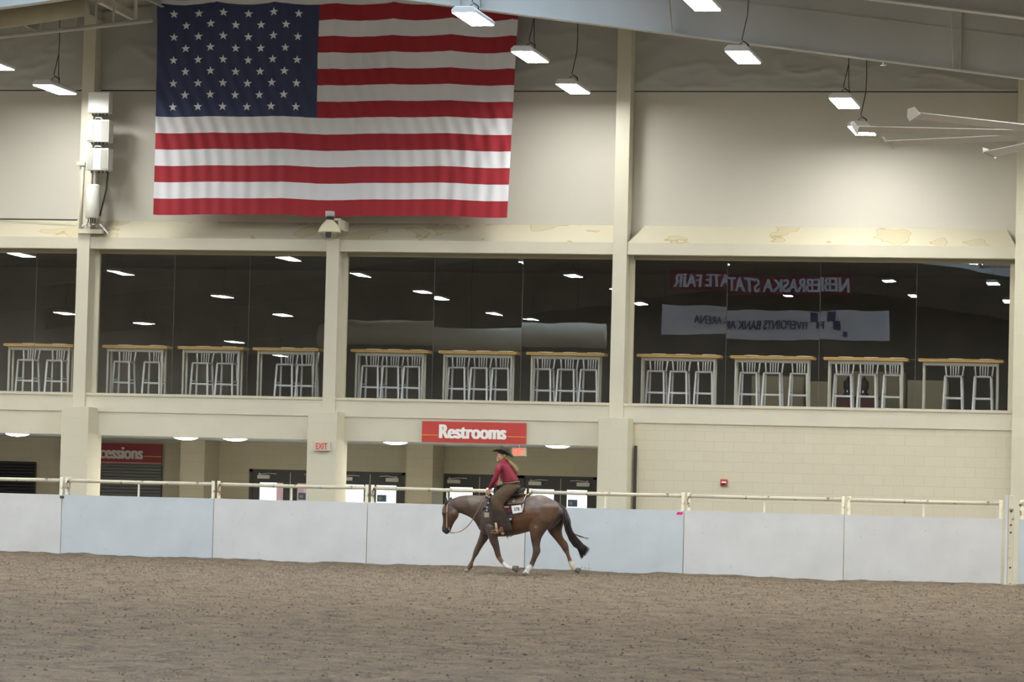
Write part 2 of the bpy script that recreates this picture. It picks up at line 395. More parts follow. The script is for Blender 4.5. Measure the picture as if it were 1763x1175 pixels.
colm('pilaster', M_blockp, *P3, -.6, .32, -.1, PT, 'cream block pilaster between the arcade and blank block wall')
# --- spandrel, sill, beam, ledge
mb = MB().box(XL, cr_, 0, .5, 2.99, ZG0-.055)
struct(mb.build('wall_back', M_paint), 'cream band under the lounge windows', 'wall')
mb = MB().box(XL, P3[0], .03, .5, 2.5, 3.0)
struct(mb.build('wall_back', M_paint), 'cream lintel over the arcade openings', 'wall')
struct(box('wall_back', M_block, P3[1], cr_, .03, .5, -.1, 3.0), 'cream painted concrete block wall at the right', 'wall')
struct(box('trim_1', M_frame, XL, cr_, -.025, .36, ZG0-.055, ZG0), 'thin cream sill under the lounge glass', 'sill')
struct(box('trim_2', M_bronze, X_(1091.5, 800, .02), X_(1096.5, 800, .02), -.02, .04, -.1, Z_(1093, 768, .02)), 'narrow dark vertical strip beside the block pilaster', 'trim')
struct(box('wall_back', M_steel, XL, cr_, 0, .36, 6.43, 6.67), 'cream beam above the lounge windows', 'beam')
mb = MB(); segs = [(XL, c1[0]), (c1[1], c3[0]), (c3[1], cr_)]
for a, b in segs:
    # sloping ledge; ends mitred at the right bay
    ma = .28 if a > 0 else 0; mbb = .22 if a > 0 else 0
    mb.add([(a, 0, 6.67), (b, 0, 6.67), (b-mbb, .45, 7.06), (a+ma, .45, 7.06), (a, .5, 6.67), (b, .5, 6.67)], [(0, 1, 2, 3), (0, 3, 4), (1, 5, 2), (0, 4, 5, 1), (4, 3, 2, 5)])
struct(mb.build('trim_3', M_ledge), 'sloping cream ledge with brown water stains', 'ledge')
# --- upper wall: two liner panels split by a seam
def gablewall(z0, z1fn, y, t, m, name, label):
    xs = [XL, RIDGE-18.99, RIDGE, RIDGE+18.99, XR] if z0 < 9 else [RIDGE-18.75, RIDGE, RIDGE+18.75]
    pts = [(xs[0], y, z0), (xs[-1], y, z0)]+[(x, y, z1fn(x)) for x in reversed(xs)]
    return struct(MB().prism(pts, (0, t, 0)).build(name, m), label, 'wall')
gablewall(6.5, lambda x: min(9.825, roof(x)), .45, .1, M_liner, 'wall_back', 'pale fabric-lined upper wall above the windows')
gablewall(9.85, lambda x: roof(x), .44, .1, M_liner, 'wall_back', 'wrinkled liner above the wall seam')
struct(box('trim_4', M_wire, XL, XR, .46, .5, 9.80, 9.87), 'dark seam line across the upper wall', 'seam')
# wrinkled upper liner, a loose sheet
NXl, NZl = 260, 34; lx = np.linspace(-12.3, 12.3, NXl); lt = np.linspace(0, 1, NZl); LX, LT = np.meshgrid(lx, lt)
LZ = 9.86+LT*(RZ-SL*np.abs(LX-RIDGE)-.05-9.86)
rid = 1-np.abs(vnoise(LX+LZ*.8, LZ*1.5-LX*.5, .75, 11))*2; rid2 = 1-np.abs(vnoise(LX*1.2-LZ, LZ*1.3+LX*.4, .5, 12))*2
LY = .425-.055*np.clip(rid, 0, 1)**6-.03*np.clip(rid2, 0, 1)**8-.03*vnoise(LX, LZ, 1.1, 13)
LY[0, :] = .43; idl = np.arange(NXl*NZl).reshape(NZl, NXl)
mb = MB(); mb.add(np.stack([LX.ravel(), LY.ravel(), LZ.ravel()], 1).tolist(), np.stack([idl[:-1, :-1].ravel(), idl[:-1, 1:].ravel(), idl[1:, 1:].ravel(), idl[1:, :-1].ravel()], 1).tolist())
struct(mb.build('wall_back', mat('grey_loose_liner', (.47, .47, .44), .85), smooth=True), 'loose wrinkled liner sheet above the wall seam', 'liner')
# --- side and front walls of the hall
struct(box('wall_left', M_liner, XL-.3, XL, YB, .5, -.1, roof(XL)), 'far left wall of the arena', 'wall')
struct(box('wall_right', M_liner, XR, XR+.3, YB, .5, -.1, roof(XR)), 'far right wall of the arena', 'wall')
M_front = mat('dark_far_wall', (.20, .19, .17), .8, noise=.2, nscale=.5)
pts = [(XL, YB, -.1), (XR, YB, -.1), (XR, YB, roof(XR)), (RIDGE, YB, RZ), (XL, YB, roof(XL))]
struct(MB().prism(pts, (0, -.3, 0)).build('wall_front', M_front), 'opposite end wall of the arena', 'wall')
# --- roof
M_roof = mat('roof_insulation', (.42, .41, .36), .85, noise=.08, nscale=1)
mb = MB()
for a, b in ((XL, RIDGE), (RIDGE, XR)):
    mb.add([(a, YB, roof(a)), (b, YB, roof(b)), (b, .6, roof(b)), (a, .6, roof(a)), (a, YB, roof(a)+.2), (b, YB, roof(b)+.2), (b, .6, roof(b)+.2), (a, .6, roof(a)+.2)],
           [(0, 1, 2, 3), (4, 7, 6, 5), (0, 4, 5, 1), (3, 2, 6, 7)])
struct(mb.build('ceiling', M_roof), 'pale sloped roof underside of the arena', 'ceiling')
# skylight panels just under the roof skin
k = 0
for (x0, x1, y0, y1) in ((-9.5, -.5, -16.2, -10.2), (.3, 3.4, -16.2, -10.2), (-9, 1.5, -32, -27), (-9, 9, -48.7, -42)):
    if x0 < RIDGE < x1: parts = ((x0, RIDGE-.1), (RIDGE+.1, x1))
    else: parts = ((x0, x1),)
    for a, b in parts:
        mb = MB(); mb.add([(a, y0, roof(a)-.02), (b, y0, roof(b)-.02), (b, y1, roof(b)-.02), (a, y1, roof(a)-.02)], [(0, 1, 2, 3)])
        mb.add([(a, y0, roof(a)-.01), (b, y0, roof(b)-.01), (b, y1, roof(b)-.01), (a, y1, roof(a)-.01)], [(0, 1, 2, 3)])
        k += 1; struct(mb.build('window_%d' % (10+k), M_skylight), 'bluish translucent roof daylight panel', 'skylight')
# purlins along the hall
mb = MB(); x = -12.2
while x < 14:
    z = roof(x)
    if abs(x-RIDGE) > .3:
        mb.box(x-.01, x+.01, YB, .4, z-.22, z+.02); mb.box(x-.01, x+.07, YB, .4, z-.235, z-.22)
    x += 1.52
struct(mb.build('trim_6', M_rafter), 'thin steel purlins under the roof', 'purlins')
# rafters: I sections following the roof slope
def rafter(Y, label=None):
    mb = MB()
    for a, b in ((XL, RIDGE), (RIDGE, XR)):
        za, zb = roof(a)-.235, roof(b)-.235; dd = 1.20
        mb.add([(a, Y-.01, za-dd), (b, Y-.01, zb-dd), (b, Y-.01, zb), (a, Y-.01, za), (a, Y+.01, za-dd), (b, Y+.01, zb-dd), (b, Y+.01, zb), (a, Y+.01, za)],
               [(0, 1, 2, 3), (7, 6, 5, 4), (0, 4, 5, 1), (3, 2, 6, 7)])
        for t0, t1, hw in ((-dd-.02, -dd, .13), (-.49, -.475, .035), (-.02, 0, .13)):
            mb.add([(a, Y-hw, za+t0), (b, Y-hw, zb+t0), (b, Y+hw, zb+t0), (a, Y+hw, za+t0), (a, Y-hw, za+t1), (b, Y-hw, zb+t1), (b, Y+hw, zb+t1), (a, Y+hw, za+t1)],
                   [(3, 2, 1, 0), (4, 5, 6, 7), (0, 1, 5, 4), (2, 3, 7, 6)])
    o = struct(mb.build('rafter', M_rafter), label, 'rafter')
    return o
rf = rafter(-9, 'long sloping grey steel rafter crossing in front of the flag top')
for xs in (.72, 1.08, 9.72, -9.5):
    z = roof(xs)-.235; MB().box(xs-.012, xs+.012, -9.12, -8.88, z-1.2, z).build('stiffener', M_rafter, rf)
z = roof(.9)-.235
mb = MB().box(.72, 1.08, -9.06, -9.02, z-1.2, z-.5)
for i in range(4):
    for xx in (.80, 1.0): mb.sphere((xx, -9.07, z-.62-.14*i), .015, 6)
mb.build('splice_plate', M_rafter, rf)
for xs in (9.6, -6.6, 4.6):
    z = roof(xs)-.235; MB().bar((xs, -9.1, z-1.15), (xs, -9.9, z-.1), .1, .012, up=(1, 0, 0)).build('flange_brace', M_steel, rf)
rafter(-17, 'nearer steel rafter showing at the top right corner')
for yy in (-25, -33, -41, -49, -57, -65, -73, -81): rafter(yy, 'steel rafter over the arena, outside the view').update_tag()

# sprinkler pipe and conduit at the top left
pp = thing('sprinkler_pipe', at(130, 50, -4), 'pale pipe sloping along the roof at the upper left', 'pipe')
a, b = at(-60, 70, -4), at(262, 35, -4)
MB().tube([a, b], .045, 10).build('pipe', M_rafter, pp, smooth=True)
MB().tube([b+Vector((-.35, 0, -.03)), b+Vector((-.35, 0, .9))], .035, 8).build('riser', M_rafter, pp, smooth=True)
for q in (40, 70, 130, 165, 195): 
    c = at(q, 62-q*.1, -4); MB().box(c.x-.02, c.x+.02, c.y-.02, c.y+.02, c.z, roof(c.x)-.1).build('hanger', M_rafter, pp)
# rolled insulation sleeve / duct up on the left
a, b = at(-60, 40, -6.5), at(150, 12, -6.5)
tag(MB().tube([a, a.lerp(b, .5), b], [.2, .2, .17], 14).build('air_duct', mat('dull_duct', (.42, .39, .28), .7, noise=.1, nscale=2), smooth=True), 'dull tan duct tube tucked under the roof at the upper left', 'duct')
a, b = at(168, -4, -5.0), at(232, 29, -.6)
tag(MB().bar(a, b, .02, .2, up=(0, 0, 1)).bar(a+Vector((.04, 0, -.1)), b+Vector((.04, 0, -.1)), .1, .015).build('roof_brace', M_steel), 'pale diagonal brace meeting the wall at the upper left', 'brace')

# ================================================================ LOUNGE
bays = [  # glass left px, right px at y=560 (hidden behind columns where needed), pane split px
    (X_(-140, 560, .35), c1[0]+.1, [X_(60, 560, .35)]),
    (X_(169.3, 560, .35), c2[0]+.1, [X_(298, 560, .35), X_(427.5, 560, .35)]),
    (X_(597, 560, .35), c3[0]+.1, [X_(746, 560, .35), X_(898, 560, .35)]),
    (X_(1091, 560, .35), X_(1737.5, 560, .35), [X_(1250.5, 560, .35), X_(1411, 560, .35), X_(1577, 560, .35)])]
side = ('leftmost', 'left-hand', 'middle', 'right-hand')
tilt = {(3, 0): (.0055, .0015), (3, 1): (0, 0), (3, 2): (-.0065, .0004), (3, 3): (.002, 0), (2, 0): (.003, .001), (2, 1): (-.002, -.001), (2, 2): (.001, .0015), (1, 0): (.002, .002), (1, 1): (-.003, 0), (1, 2): (.002, -.001)}
for i, (a, b, sp) in enumerate(bays):
    w = thing('window_%d' % (i+1), ((a+b)/2, .35, ZG0), '%s lounge window wall with dark glass' % side[i], 'window', kind='structure')
    mb = MB().box(a-.45, a, .33, .42, ZG0, 6.44)
    if i == 3: mb.box(b, cr_+.05, .33, .42, ZG0, 6.44)
    mb.build('frame', M_frame, w)
    MB().box(a-.02, b+.12, .32, .42, ZG1, 6.44).build('head_trim', M_darktrim, w)
    ed = [a]+sp+[b]
    for j in range(len(ed)-1):
        x0, x1 = ed[j]+.004, ed[j+1]-.004; mx = (x0+x1)/2; ty, tx = tilt.get((i, j), (0, 0))
        p = thing('pane_root', (mx, .37, (ZG0+ZG1)/2), None, None)
        bpy.data.objects.remove(p)
        hw, hh = (x1-x0)/2, (ZG1-ZG0)/2
        me = bpy.data.meshes.new('pane'); me.from_pydata([(-hw, 0, -hh), (hw, 0, -hh), (hw, 0, hh), (-hw, 0, hh)], [], [(0, 1, 2, 3)]); me.materials.append(M_glass)
        o = bpy.data.objects.new('glass_pane', me); COL.objects.link(o); o.parent = w; o.location = Vector((mx, .37, (ZG0+ZG1)/2))-w.location; o.rotation_euler = (tx, 0, ty)
        if j: MB().box(ed[j]-.003, ed[j]+.003, .36, .372, ZG0, ZG1).build('glass_joint', mat('grey_joint', (.10, .10, .095), .7), w)
    MB().box(a, b, .355, .362, 4.385, 4.392).build('glass_joint', MATS['grey_joint'], w)
struct(box('floor', M_conc, XL, cr_+3, .5, 9, 3.2, 3.34), 'floor of the upstairs lounge', 'floor')
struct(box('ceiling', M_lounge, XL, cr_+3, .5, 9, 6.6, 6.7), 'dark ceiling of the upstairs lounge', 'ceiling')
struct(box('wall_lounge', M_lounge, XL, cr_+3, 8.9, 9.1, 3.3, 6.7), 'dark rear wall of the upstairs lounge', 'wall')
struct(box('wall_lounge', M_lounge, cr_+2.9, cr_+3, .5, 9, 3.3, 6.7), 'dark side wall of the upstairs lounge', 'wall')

FLZ = 3.35
# --- tables
tabs = [(6, 132, 0), (176, 293, 1), (306, 425, 1), (435, 554, 1), (604, 742, 2), (755, 895, 2), (906, 1046, 2), (1096, 1245, 3), (1257, 1407, 3), (1418, 1568, 3), (1581, 1733, 3)]
TL = ['oak-topped bar table in the leftmost lounge window',
      'oak-topped bar table nearest the white boxes column, left-hand window', 'oak-topped bar table in the centre of the left-hand window', 'oak-topped bar table at the right end of the left-hand window',
      'oak-topped bar table at the left end of the middle window', 'oak-topped bar table above the Restrooms sign, centre of middle window', 'oak-topped bar table at the right end of the middle window',
      'oak-topped bar table at the left end of the right-hand window', 'second oak-topped bar table from the left, right-hand window', 'third oak-topped bar table from the left, right-hand window', 'oak-topped bar table at the far right end with one free place']
for i, (p0, p1, bay) in enumerate(tabs):
    y = 600+.018*(p0-600)
    x0, x1 = X_(p0, y, .62), X_(p1-5.5, y, .62); zt = 4.425
    t = thing('bar_table', ((x0+x1)/2, .83, FLZ), TL[i], 'table', 'bar tables along the lounge windows')
    box('tabletop', M_wood, x0, x1, .62, 1.05, zt-.06, zt, t, bevel=.004)
    mb = MB().box(x0+.1, x1-.1, .70, .725, zt-.13, zt-.05).box(x0+.1, x1-.1, .95, .97, zt-.13, zt-.05)
    mb.build('apron', M_legmetal, t)
    for xx in (x0+.09, x1-.14):
        for yy in (.69, .94): box('leg', M_legmetal, xx, xx+.038, yy, yy+.038, FLZ, zt-.05, t)
# --- stools
def make_stool():
    r = thing('bar_stool', (0, 0, 0), 'x', 'stool', 'aluminium bar stools in the lounge')
    sw, sd, sh = .18, .19, .76
    mb = MB().box(-sw, sw, -sd, sd, sh-.035, sh); mb.build('seat', M_alu, r, bevel=.012)
    legs = [((-sw+.015, -sd+.015), (-sw-.015, -sd-.03)), ((sw-.015, -sd+.015), (sw+.015, -sd-.03)), ((-sw+.015, sd-.015), (-sw-.01, sd+.05)), ((sw-.015, sd-.015), (sw+.01, sd+.05))]
    for a, b in legs: MB().bar((a[0], a[1], sh-.03), (b[0], b[1], 0), .037, .034, up=(0, 1, 0)).build('leg', M_alu, r)
    def lp(k, z):
        a, b = legs[k]; t = 1-z/(sh-.03); return Vector((a[0]+(b[0]-a[0])*t, a[1]+(b[1]-a[1])*t, z))
    for i, j, z in ((0, 1, .30), (2, 3, .30), (0, 2, .36), (1, 3, .36)): MB().bar(lp(i, z), lp(j, z), .012, .028).build('footrest', M_alu, r)
    bk = MB()
    for s in (-1, 1): bk.bar((s*(sw-.02), sd-.01, sh-.02), (s*(sw+.01), sd+.03, sh+.25), .03, .03, up=(0, 1, 0))
    bk.bar((-sw-.02, sd+.03, sh+.25), (sw+.02, sd+.03, sh+.25), .03, .04)
    bk.build('backrest', M_alu, r)
    for k in range(4):
        x = -.075+.05*k; MB().bar((x, sd-.005, sh-.01), (x*1.1, sd+.03, sh+.25), .022, .012, up=(0, 1, 0)).build('slat', M_alu, r)
    return r
st = make_stool()
stools = [(44, 0), (94, 0), (209.7, 1), (261.7, 1), (344.4, 2), (387, 2), (489.8, 3), (525.7, 3), (637.4, 4), (672.5, 4), (709, 4), (786.5, 5), (824.6, 5), (861.7, 5), (934, 6), (974.3, 6), (1013.4, 6),
          (1129, 7), (1168, 7), (1212, 7), (1288.6, 8), (1328.8, 8), (1375, 8), (1451, 9), (1492.8, 9), (1536, 9), (1641, 10), (1692, 10)]
TN = ['leftmost window table', 'table beside the white-boxes column', 'centre table of the left-hand window', 'table left of the short column', 'table right of the short column', 'table above the Restrooms sign',
      'table left of the tall right column', 'table right of the tall right column', 'second table of the right-hand window', 'third table of the right-hand window', 'far right window table']
cnt = {}
for i, (px, ti) in enumerate(stools):
    n = sum(1 for q in stools if q[1] == ti); k = cnt.get(ti, 0); cnt[ti] = k+1
    nm = (('left', 'right') if n == 2 else ('left', 'middle', 'right'))[k]
    p = at(px, 630+(px-640)*.0185, 1.1)
    s = st if i == 0 else copy_tree(st)
    s.location = (p.x, 1.28, FLZ); s['label'] = '%s aluminium bar stool of %s at the %s' % (nm, 'two' if n == 2 else 'three', TN[ti])
    q = at(px+7+(k-1)*2, 604+(px-672)*.018, .8)
    m_ = MB(); w = .155
    m_.lathe([(w*.6, 0), (w, .006), (w, .014), (w*.9, .016)], (q.x, .85, 4.426), 16, sy=.8)
    tag(m_.build('place_setting', M_paper), 'white setting before the %s stool, %s' % (nm, TN[ti]), 'place setting', 'white place settings on the bar tables')
# --- lounge furnishings seen low behind the stools
def lounge_box(name, m, px0, px1, pyt, Y, d, label, cat, z0=FLZ-.01):
    x0, x1 = X_(px0, pyt, Y), X_(px1, pyt, Y); z1 = Z_((px0+px1)/2, pyt, Y)
    return tag(box(name, m, x0, x1, Y, Y+d, z0, z1, bevel=.04), label, cat)
lounge_box('partition', M_tan, 1294, 1386, 647, 4.6, .5, 'tan upholstered half wall behind the second right-hand table', 'partition')
lounge_box('partition', M_tan, 1390, 1430, 657, 4.0, .5, 'low tan half wall beside the pane joint, right-hand window', 'partition')
lounge_box('partition', M_tan, 1440, 1560, 640, 5.2, .5, 'tan half wall behind the two dark urns', 'partition')
lounge_box('partition', M_tan, 1562, 1634, 655, 3.6, .5, 'long low tan half wall near the far right table', 'partition')
c = thing('cabinet', (X_(1473, 690, 4), 4.2, FLZ), 'dark red cabinet under the two urns, behind the third right-hand table', 'cabinet')
x0, x1 = X_(1440, 686, 4), X_(1508, 686, 4); zc = Z_(1473, 684, 4)
box('body', M_redwood, x0, x1, 4.0, 4.5, FLZ, zc, c); box('worktop', M_dark, x0-.03, x1+.03, 3.97, 4.53, zc-.03, zc+.01, c)
for px, nm in ((1460, 'left'), (1487, 'right')):
    p = at(px, 684, 4.2)
    u = thing('drink_urn', (p.x, 4.2, zc), '%s dark drink urn on the red cabinet in the lounge' % nm, 'urn', 'dark drink urns')
    MB().lathe([(.10, 0), (.11, .05), (.07, .1), (.105, .2), (.105, .32), (.06, .36), (.02, .42), (.01, .45)], (p.x, 4.2, zc+.01), 14).build('body', M_dark, u, smooth=True)
    MB().tube([(p.x, 4.09, zc+.14), (p.x, 4.02, zc+.13), (p.x, 4.02, zc+.09)], .012, 6).build('spout', M_silver, u)

# ================================================================ CONCOURSE BEHIND THE FENCE
Yb = 8.0
def wx(px): return X_(px, 830, Yb)
# back wall with door holes
dz = 1.905; doorsets = [(429, 568), (578, 697.5), (753, 1027.5)]
holes = [(wx(a), wx(b)) for a, b in doorsets]
mb = MB(); last = XL
for a, b in holes:
    mb.box(last, a, Yb, Yb+.2, -.1, 2.6); mb.box(a, b, Yb, Yb+.2, dz, 2.6); last = b
mb.box(last, 14, Yb, Yb+.2, -.1, 2.6)
struct(mb.build('wall_concourse', M_block2), 'tan block wall with doors behind the arcade', 'wall')
struct(box('ceiling', M_ceiltile, XL, P3[0]+.6, .5, Yb, 2.53, 2.6), 'white soffit over the walkway behind the arcade', 'ceiling')
struct(box('wall_concourse', M_block2, P3[0], P3[0]+.3, .32, Yb, -.1, 2.55), 'end wall of the walkway', 'wall')
for a, b, lb in ((310, 352, 'between the concessions sign and the left doors'), (700, 745, 'between the middle and right door pairs')):
    struct(box('pilaster', M_block2, X_(a, 800, 6.8), X_(b, 800, 6.8), 6.8, Yb, -.1, 2.53), 'tan block pilaster on the walkway wall '+lb, 'column')
# pocket of wall carrying the concession shutter
# doors
def leaf(par, xa, xb, hinge_left, sticker=None):
    """one door leaf between xa..xb"""
    g0, g1 = (xb-xa)*.18, (xb-xa)*.82; zt = dz-.06; yb = Yb+.02
    lf = MB().box(xa, xa+g0, yb, yb+.045, -.1, zt).box(xa+g1, xb, yb, yb+.045, -.1, zt).box(xa+g0, xa+g1, yb, yb+.045, 1.60, zt).box(xa+g0, xa+g1, yb, yb+.045, -.1, .15).build('leaf', M_bronze, par)
    MB().box(xa+g0, xa+g1, yb+.02, yb+.026, .15, 1.60).build('glass', M_clear, lf)
    cx = xa+(.30 if hinge_left else .70)*(xb-xa)
    MB().box(cx-.15, cx+.15, yb-.07, yb, 1.685, 1.775).build('door_closer', mat('pale_door_closer', (.66, .64, .55), .4, metal=.2), lf, bevel=.008)
    s = 1 if hinge_left else -1
    MB().bar((cx-.1*s, yb-.05, 1.79), (cx+.12*s, yb-.09, 1.815), .015, .012).bar((cx+.12*s, yb-.09, 1.815), (cx+.3*s, yb-.02, 1.805), .015, .012).sphere((cx-.1*s, yb-.05, 1.80), .022, 8).build('closer_arm', M_alu, lf)
    if sticker:
        sx = xa+g0+.03
        MB().box(sx, sx+.22, yb+.004, yb+.012, 1.22, 1.38).build('sticker', mat('blue_sticker', (.12, .18, .38), .6), lf)
        MB().lathe([(.045, 0), (.045, .004)], (sx+.07, yb, 1.30), 14, axis='y').build('sticker_emblem', mat('green_emblem', (.35, .45, .15), .6), lf)
    return lf
M_mull = mat('door_gap_astragal', (.55, .56, .55), .4)
dn = 0
sets = [(0, [(435, 499), (500, 564)], 'double bronze glass doors left of the exit-sign pilaster'), (1, [(580, 636.5), (637.5, 692)], 'double bronze glass doors right of the exit-sign pilaster'),
        (2, [(763, 825), (826, 888)], 'double bronze glass doors just behind the horse and rider'), (2, [(903, 965), (966, 1021)], 'double bronze glass doors right of the rider')]
for si, (h, lv, lb) in enumerate(sets):
    dn += 1; xa, xb = wx(lv[0][0]), wx(lv[1][1])
    d = thing('door_%d' % dn, ((xa+xb)/2, Yb, -.1), lb, 'door', kind='structure')
    fa = holes[h][0] if lv[0][0] in (435, 580, 763) else xa-.1
    fb = holes[h][1] if si != 2 else xb+.1
    MB().box(fa, fb, Yb-.01, Yb+.1, dz-.06, dz).box(fa, xa, Yb-.01, Yb+.1, -.1, dz).box(xb, fb, Yb-.01, Yb+.1, -.1, dz).build('door_frame', M_bronze, d)
    leaf(d, wx(lv[0][0]), wx(lv[0][1]), True); leaf(d, wx(lv[1][0]), wx(lv[1][1]), False, sticker=True)
    xm = wx(lv[0][1]+.5); MB().box(xm-.008, xm+.008, Yb+.0, Yb+.02, -.1, dz-.06).build('astragal', M_mull, d)
# reddish hoarding outside, seen through the left doors
hx = X_(476, 845, 14); hx2 = X_(489, 845, 14)
tag(box('outdoor_hoarding', mat('faded_red_panel', (.75, .42, .48), .7), hx, hx2, 14, 14.1, -.1, 1.9), 'faded red panel standing outside the left glass doors', 'panel')
hx = X_(511, 845, 14); hx2 = X_(548, 845, 14)
mb = MB().box(hx, hx2, 14, 14.1, -.1, 1.9); ob = tag(mb.build('outdoor_hoarding', add_blocks(mat('red_brick_outside', (.72, .40, .42), .7), .3, .15, .03, 1.4)), 'red and white brick-like panel outside, right of the faded one', 'panel')
struct(box('floor', M_conc, XL, 14, 8.2, 60, -.3, -.12), 'pale pavement outdoors', 'floor')
# roll shutters
def shutter(px0, px1, pyt, m, label, name='door_5'):
    x0, x1 = wx(px0), wx(px1); zt = Z_((px0+px1)/2, pyt, Yb)
    d = thing(name, ((x0+x1)/2, Yb-.03, -.1), label, 'door', kind='structure')
    mb = MB(); z = 0
    while z < zt-.02:
        mb.prism([(x0, Yb-.02, z), (x0, Yb-.035, z+.02), (x0, Yb-.035, z+.06), (x0, Yb-.02, z+.075)], (x1-x0, 0, 0)); z += .075
    mb.build('slat_curtain', m, d)
    MB().box(x0-.05, x0, Yb-.06, Yb, -.1, zt).box(x1, x1+.02, Yb-.06, Yb, -.1, zt).build('guide_rail', M_bronze, d)
shutter(108, 278, 799, mat('grey_shutter', (.16, .16, .15), .5, metal=.3), 'grey roll-down shutter under the concessions sign', 'door_5')
shutter(-90, 61, 795, mat('black_shutter', (.018, .018, .018), .5), 'black roll-down shutter at the far left', 'door_6')

# --- signs
def sign(name, x0, x1, y, z0, z1, m, label): 
    s = thing(name, ((x0+x1)/2, y, z0), label, 'sign'); box('panel', m, x0, x1, y-.03, y+.03, z0, z1, s); return s
x0, x1 = X_(726.5, 745, -.04), X_(905.5, 745, -.04); zt, zb = Z_(815, 727.2, -.04), Z_(815, 763.5, -.04)
s = sign('restrooms_sign', x0, x1, -.02, zb, zt, M_red, 'red sign reading Restrooms on the arcade lintel')
wt = (x1-x0)*.65; cx = (x0+x1)/2; hh = (zt-zb)
text_mesh('lettering', 'Restrooms', M_signwhite, hh*.66, wt, (cx-.02, -.055, zb+hh*.53), parent=s, weight=.05)
for a, b in ((x0, cx-.02-wt/2-.02), (cx-.02+wt/2+.02, x1)): box('stripe', M_yellow, a, b, -.054, -.05, zb+hh*.325, zb+hh*.355, s)
x1 = X_(279, 790, Yb-.1); x0 = X_(105, 790, Yb-.1); zt, zb = Z_(228, 764.5, Yb-.1), Z_(228, 798.5, Yb-.1); hh = zt-zb
s = sign('concessions_sign', x0, x1, Yb-.12, zb, zt, M_maroon, 'dark red sign reading Concessions, half hidden by a pilaster')
wt = X_(247.5, 790, Yb-.1)-X_(133, 790, Yb-.1); cx = (X_(247.5, 790, Yb-.1)+X_(133, 790, Yb-.1))/2
text_mesh('lettering', 'Concessions', mat('dull_sign_white', (.55, .53, .48), .6), hh*.64, wt, (cx, Yb-.155, zb+hh*.54), parent=s, weight=.045)
for a, b in ((x0, cx-wt/2-.03), (cx+wt/2+.02, x1)): box('stripe', M_yellow, a, b, Yb-.154, Yb-.15, zb+hh*.36, zb+hh*.39, s)
box('edge_stripe', mat('sign_edge', (.45, .20, .16), .5), x0, x1, Yb-.16, Yb-.15, zb, zb+.03, s)
def exit_sign(px0, py0, px1, py1, y, lit, label):
    a, b = at(px0, py0, y), at(px1, py1, y); zt, zb = a.z, b.z
    s = thing('exit_sign', ((a.x+b.x)/2, y, zb), label, 'sign'); box('housing', mat('exit_housing', (.60, .57, .46), .5), a.x, b.x, y-.04, y+.04, zb, zt, s, bevel=.006)
    text_mesh('lettering', 'EXIT', M_exitlit if lit else M_exitred, (zt-zb)*.68, (b.x-a.x)*.72, ((a.x+b.x)/2, y-.045, (zt+zb)/2), parent=s, weight=.01)
    return s
exit_sign(541, 760.5, 568, 777, -.65, False, 'white exit sign with red letters on the block pilaster')
es = exit_sign(881.5, 771, 906, 786, 3.0, True, 'lit red exit sign hanging in the walkway behind the rider')
p = at(894, 771, 3.0); MB().tube([(p.x, 3, p.z), (p.x, 3, 2.54)], .012, 6).build('stem', M_housing, es)
# fire alarm pull station
a, b = at(1240.5, 825.5, .0), at(1252, 837, .0)
s = thing('fire_alarm_station', ((a.x+b.x)/2, 0, b.z), 'small red fire alarm pull station on the block wall', 'fire alarm')
box('housing', M_red, a.x, b.x, -.03, .035, b.z, a.z, s, bevel=.006); h_ = a.z-b.z
box('pull_bar', M_signwhite, a.x+.03, b.x-.02, -.045, -.03, b.z+h_*.42, b.z+h_*.66, s); box('recess', M_dark, a.x+.02, b.x-.03, -.035, -.029, b.z+h_*.12, b.z+h_*.36, s)
# walkway lights
for (px, py), lb in (((30, 746), 'at the far left'), ((320, 750.5), 'right of the concessions sign'), ((405, 757), 'left of the exit-sign pilaster'), ((681, 763.5), 'left of the Restrooms sign'), ((960, 770), 'right of the Restrooms sign')):
    Y = 1.6; p = at(px, py, Y)
    l = thing('ceiling_light', (p.x, Y, 2.5), 'round white ceiling light under the walkway soffit '+lb, 'light', 'round soffit lights over the walkway')
    MB().lathe([(.27, .0), (.27, .03)], (p.x, Y, 2.5), 24).build('rim', M_housing, l)
    MB().lathe([(.02, -.045), (.14, -.035), (.22, -.015), (.25, 0)], (p.x, Y, 2.5), 24).build('diffuser', M_led2, l, smooth=True)

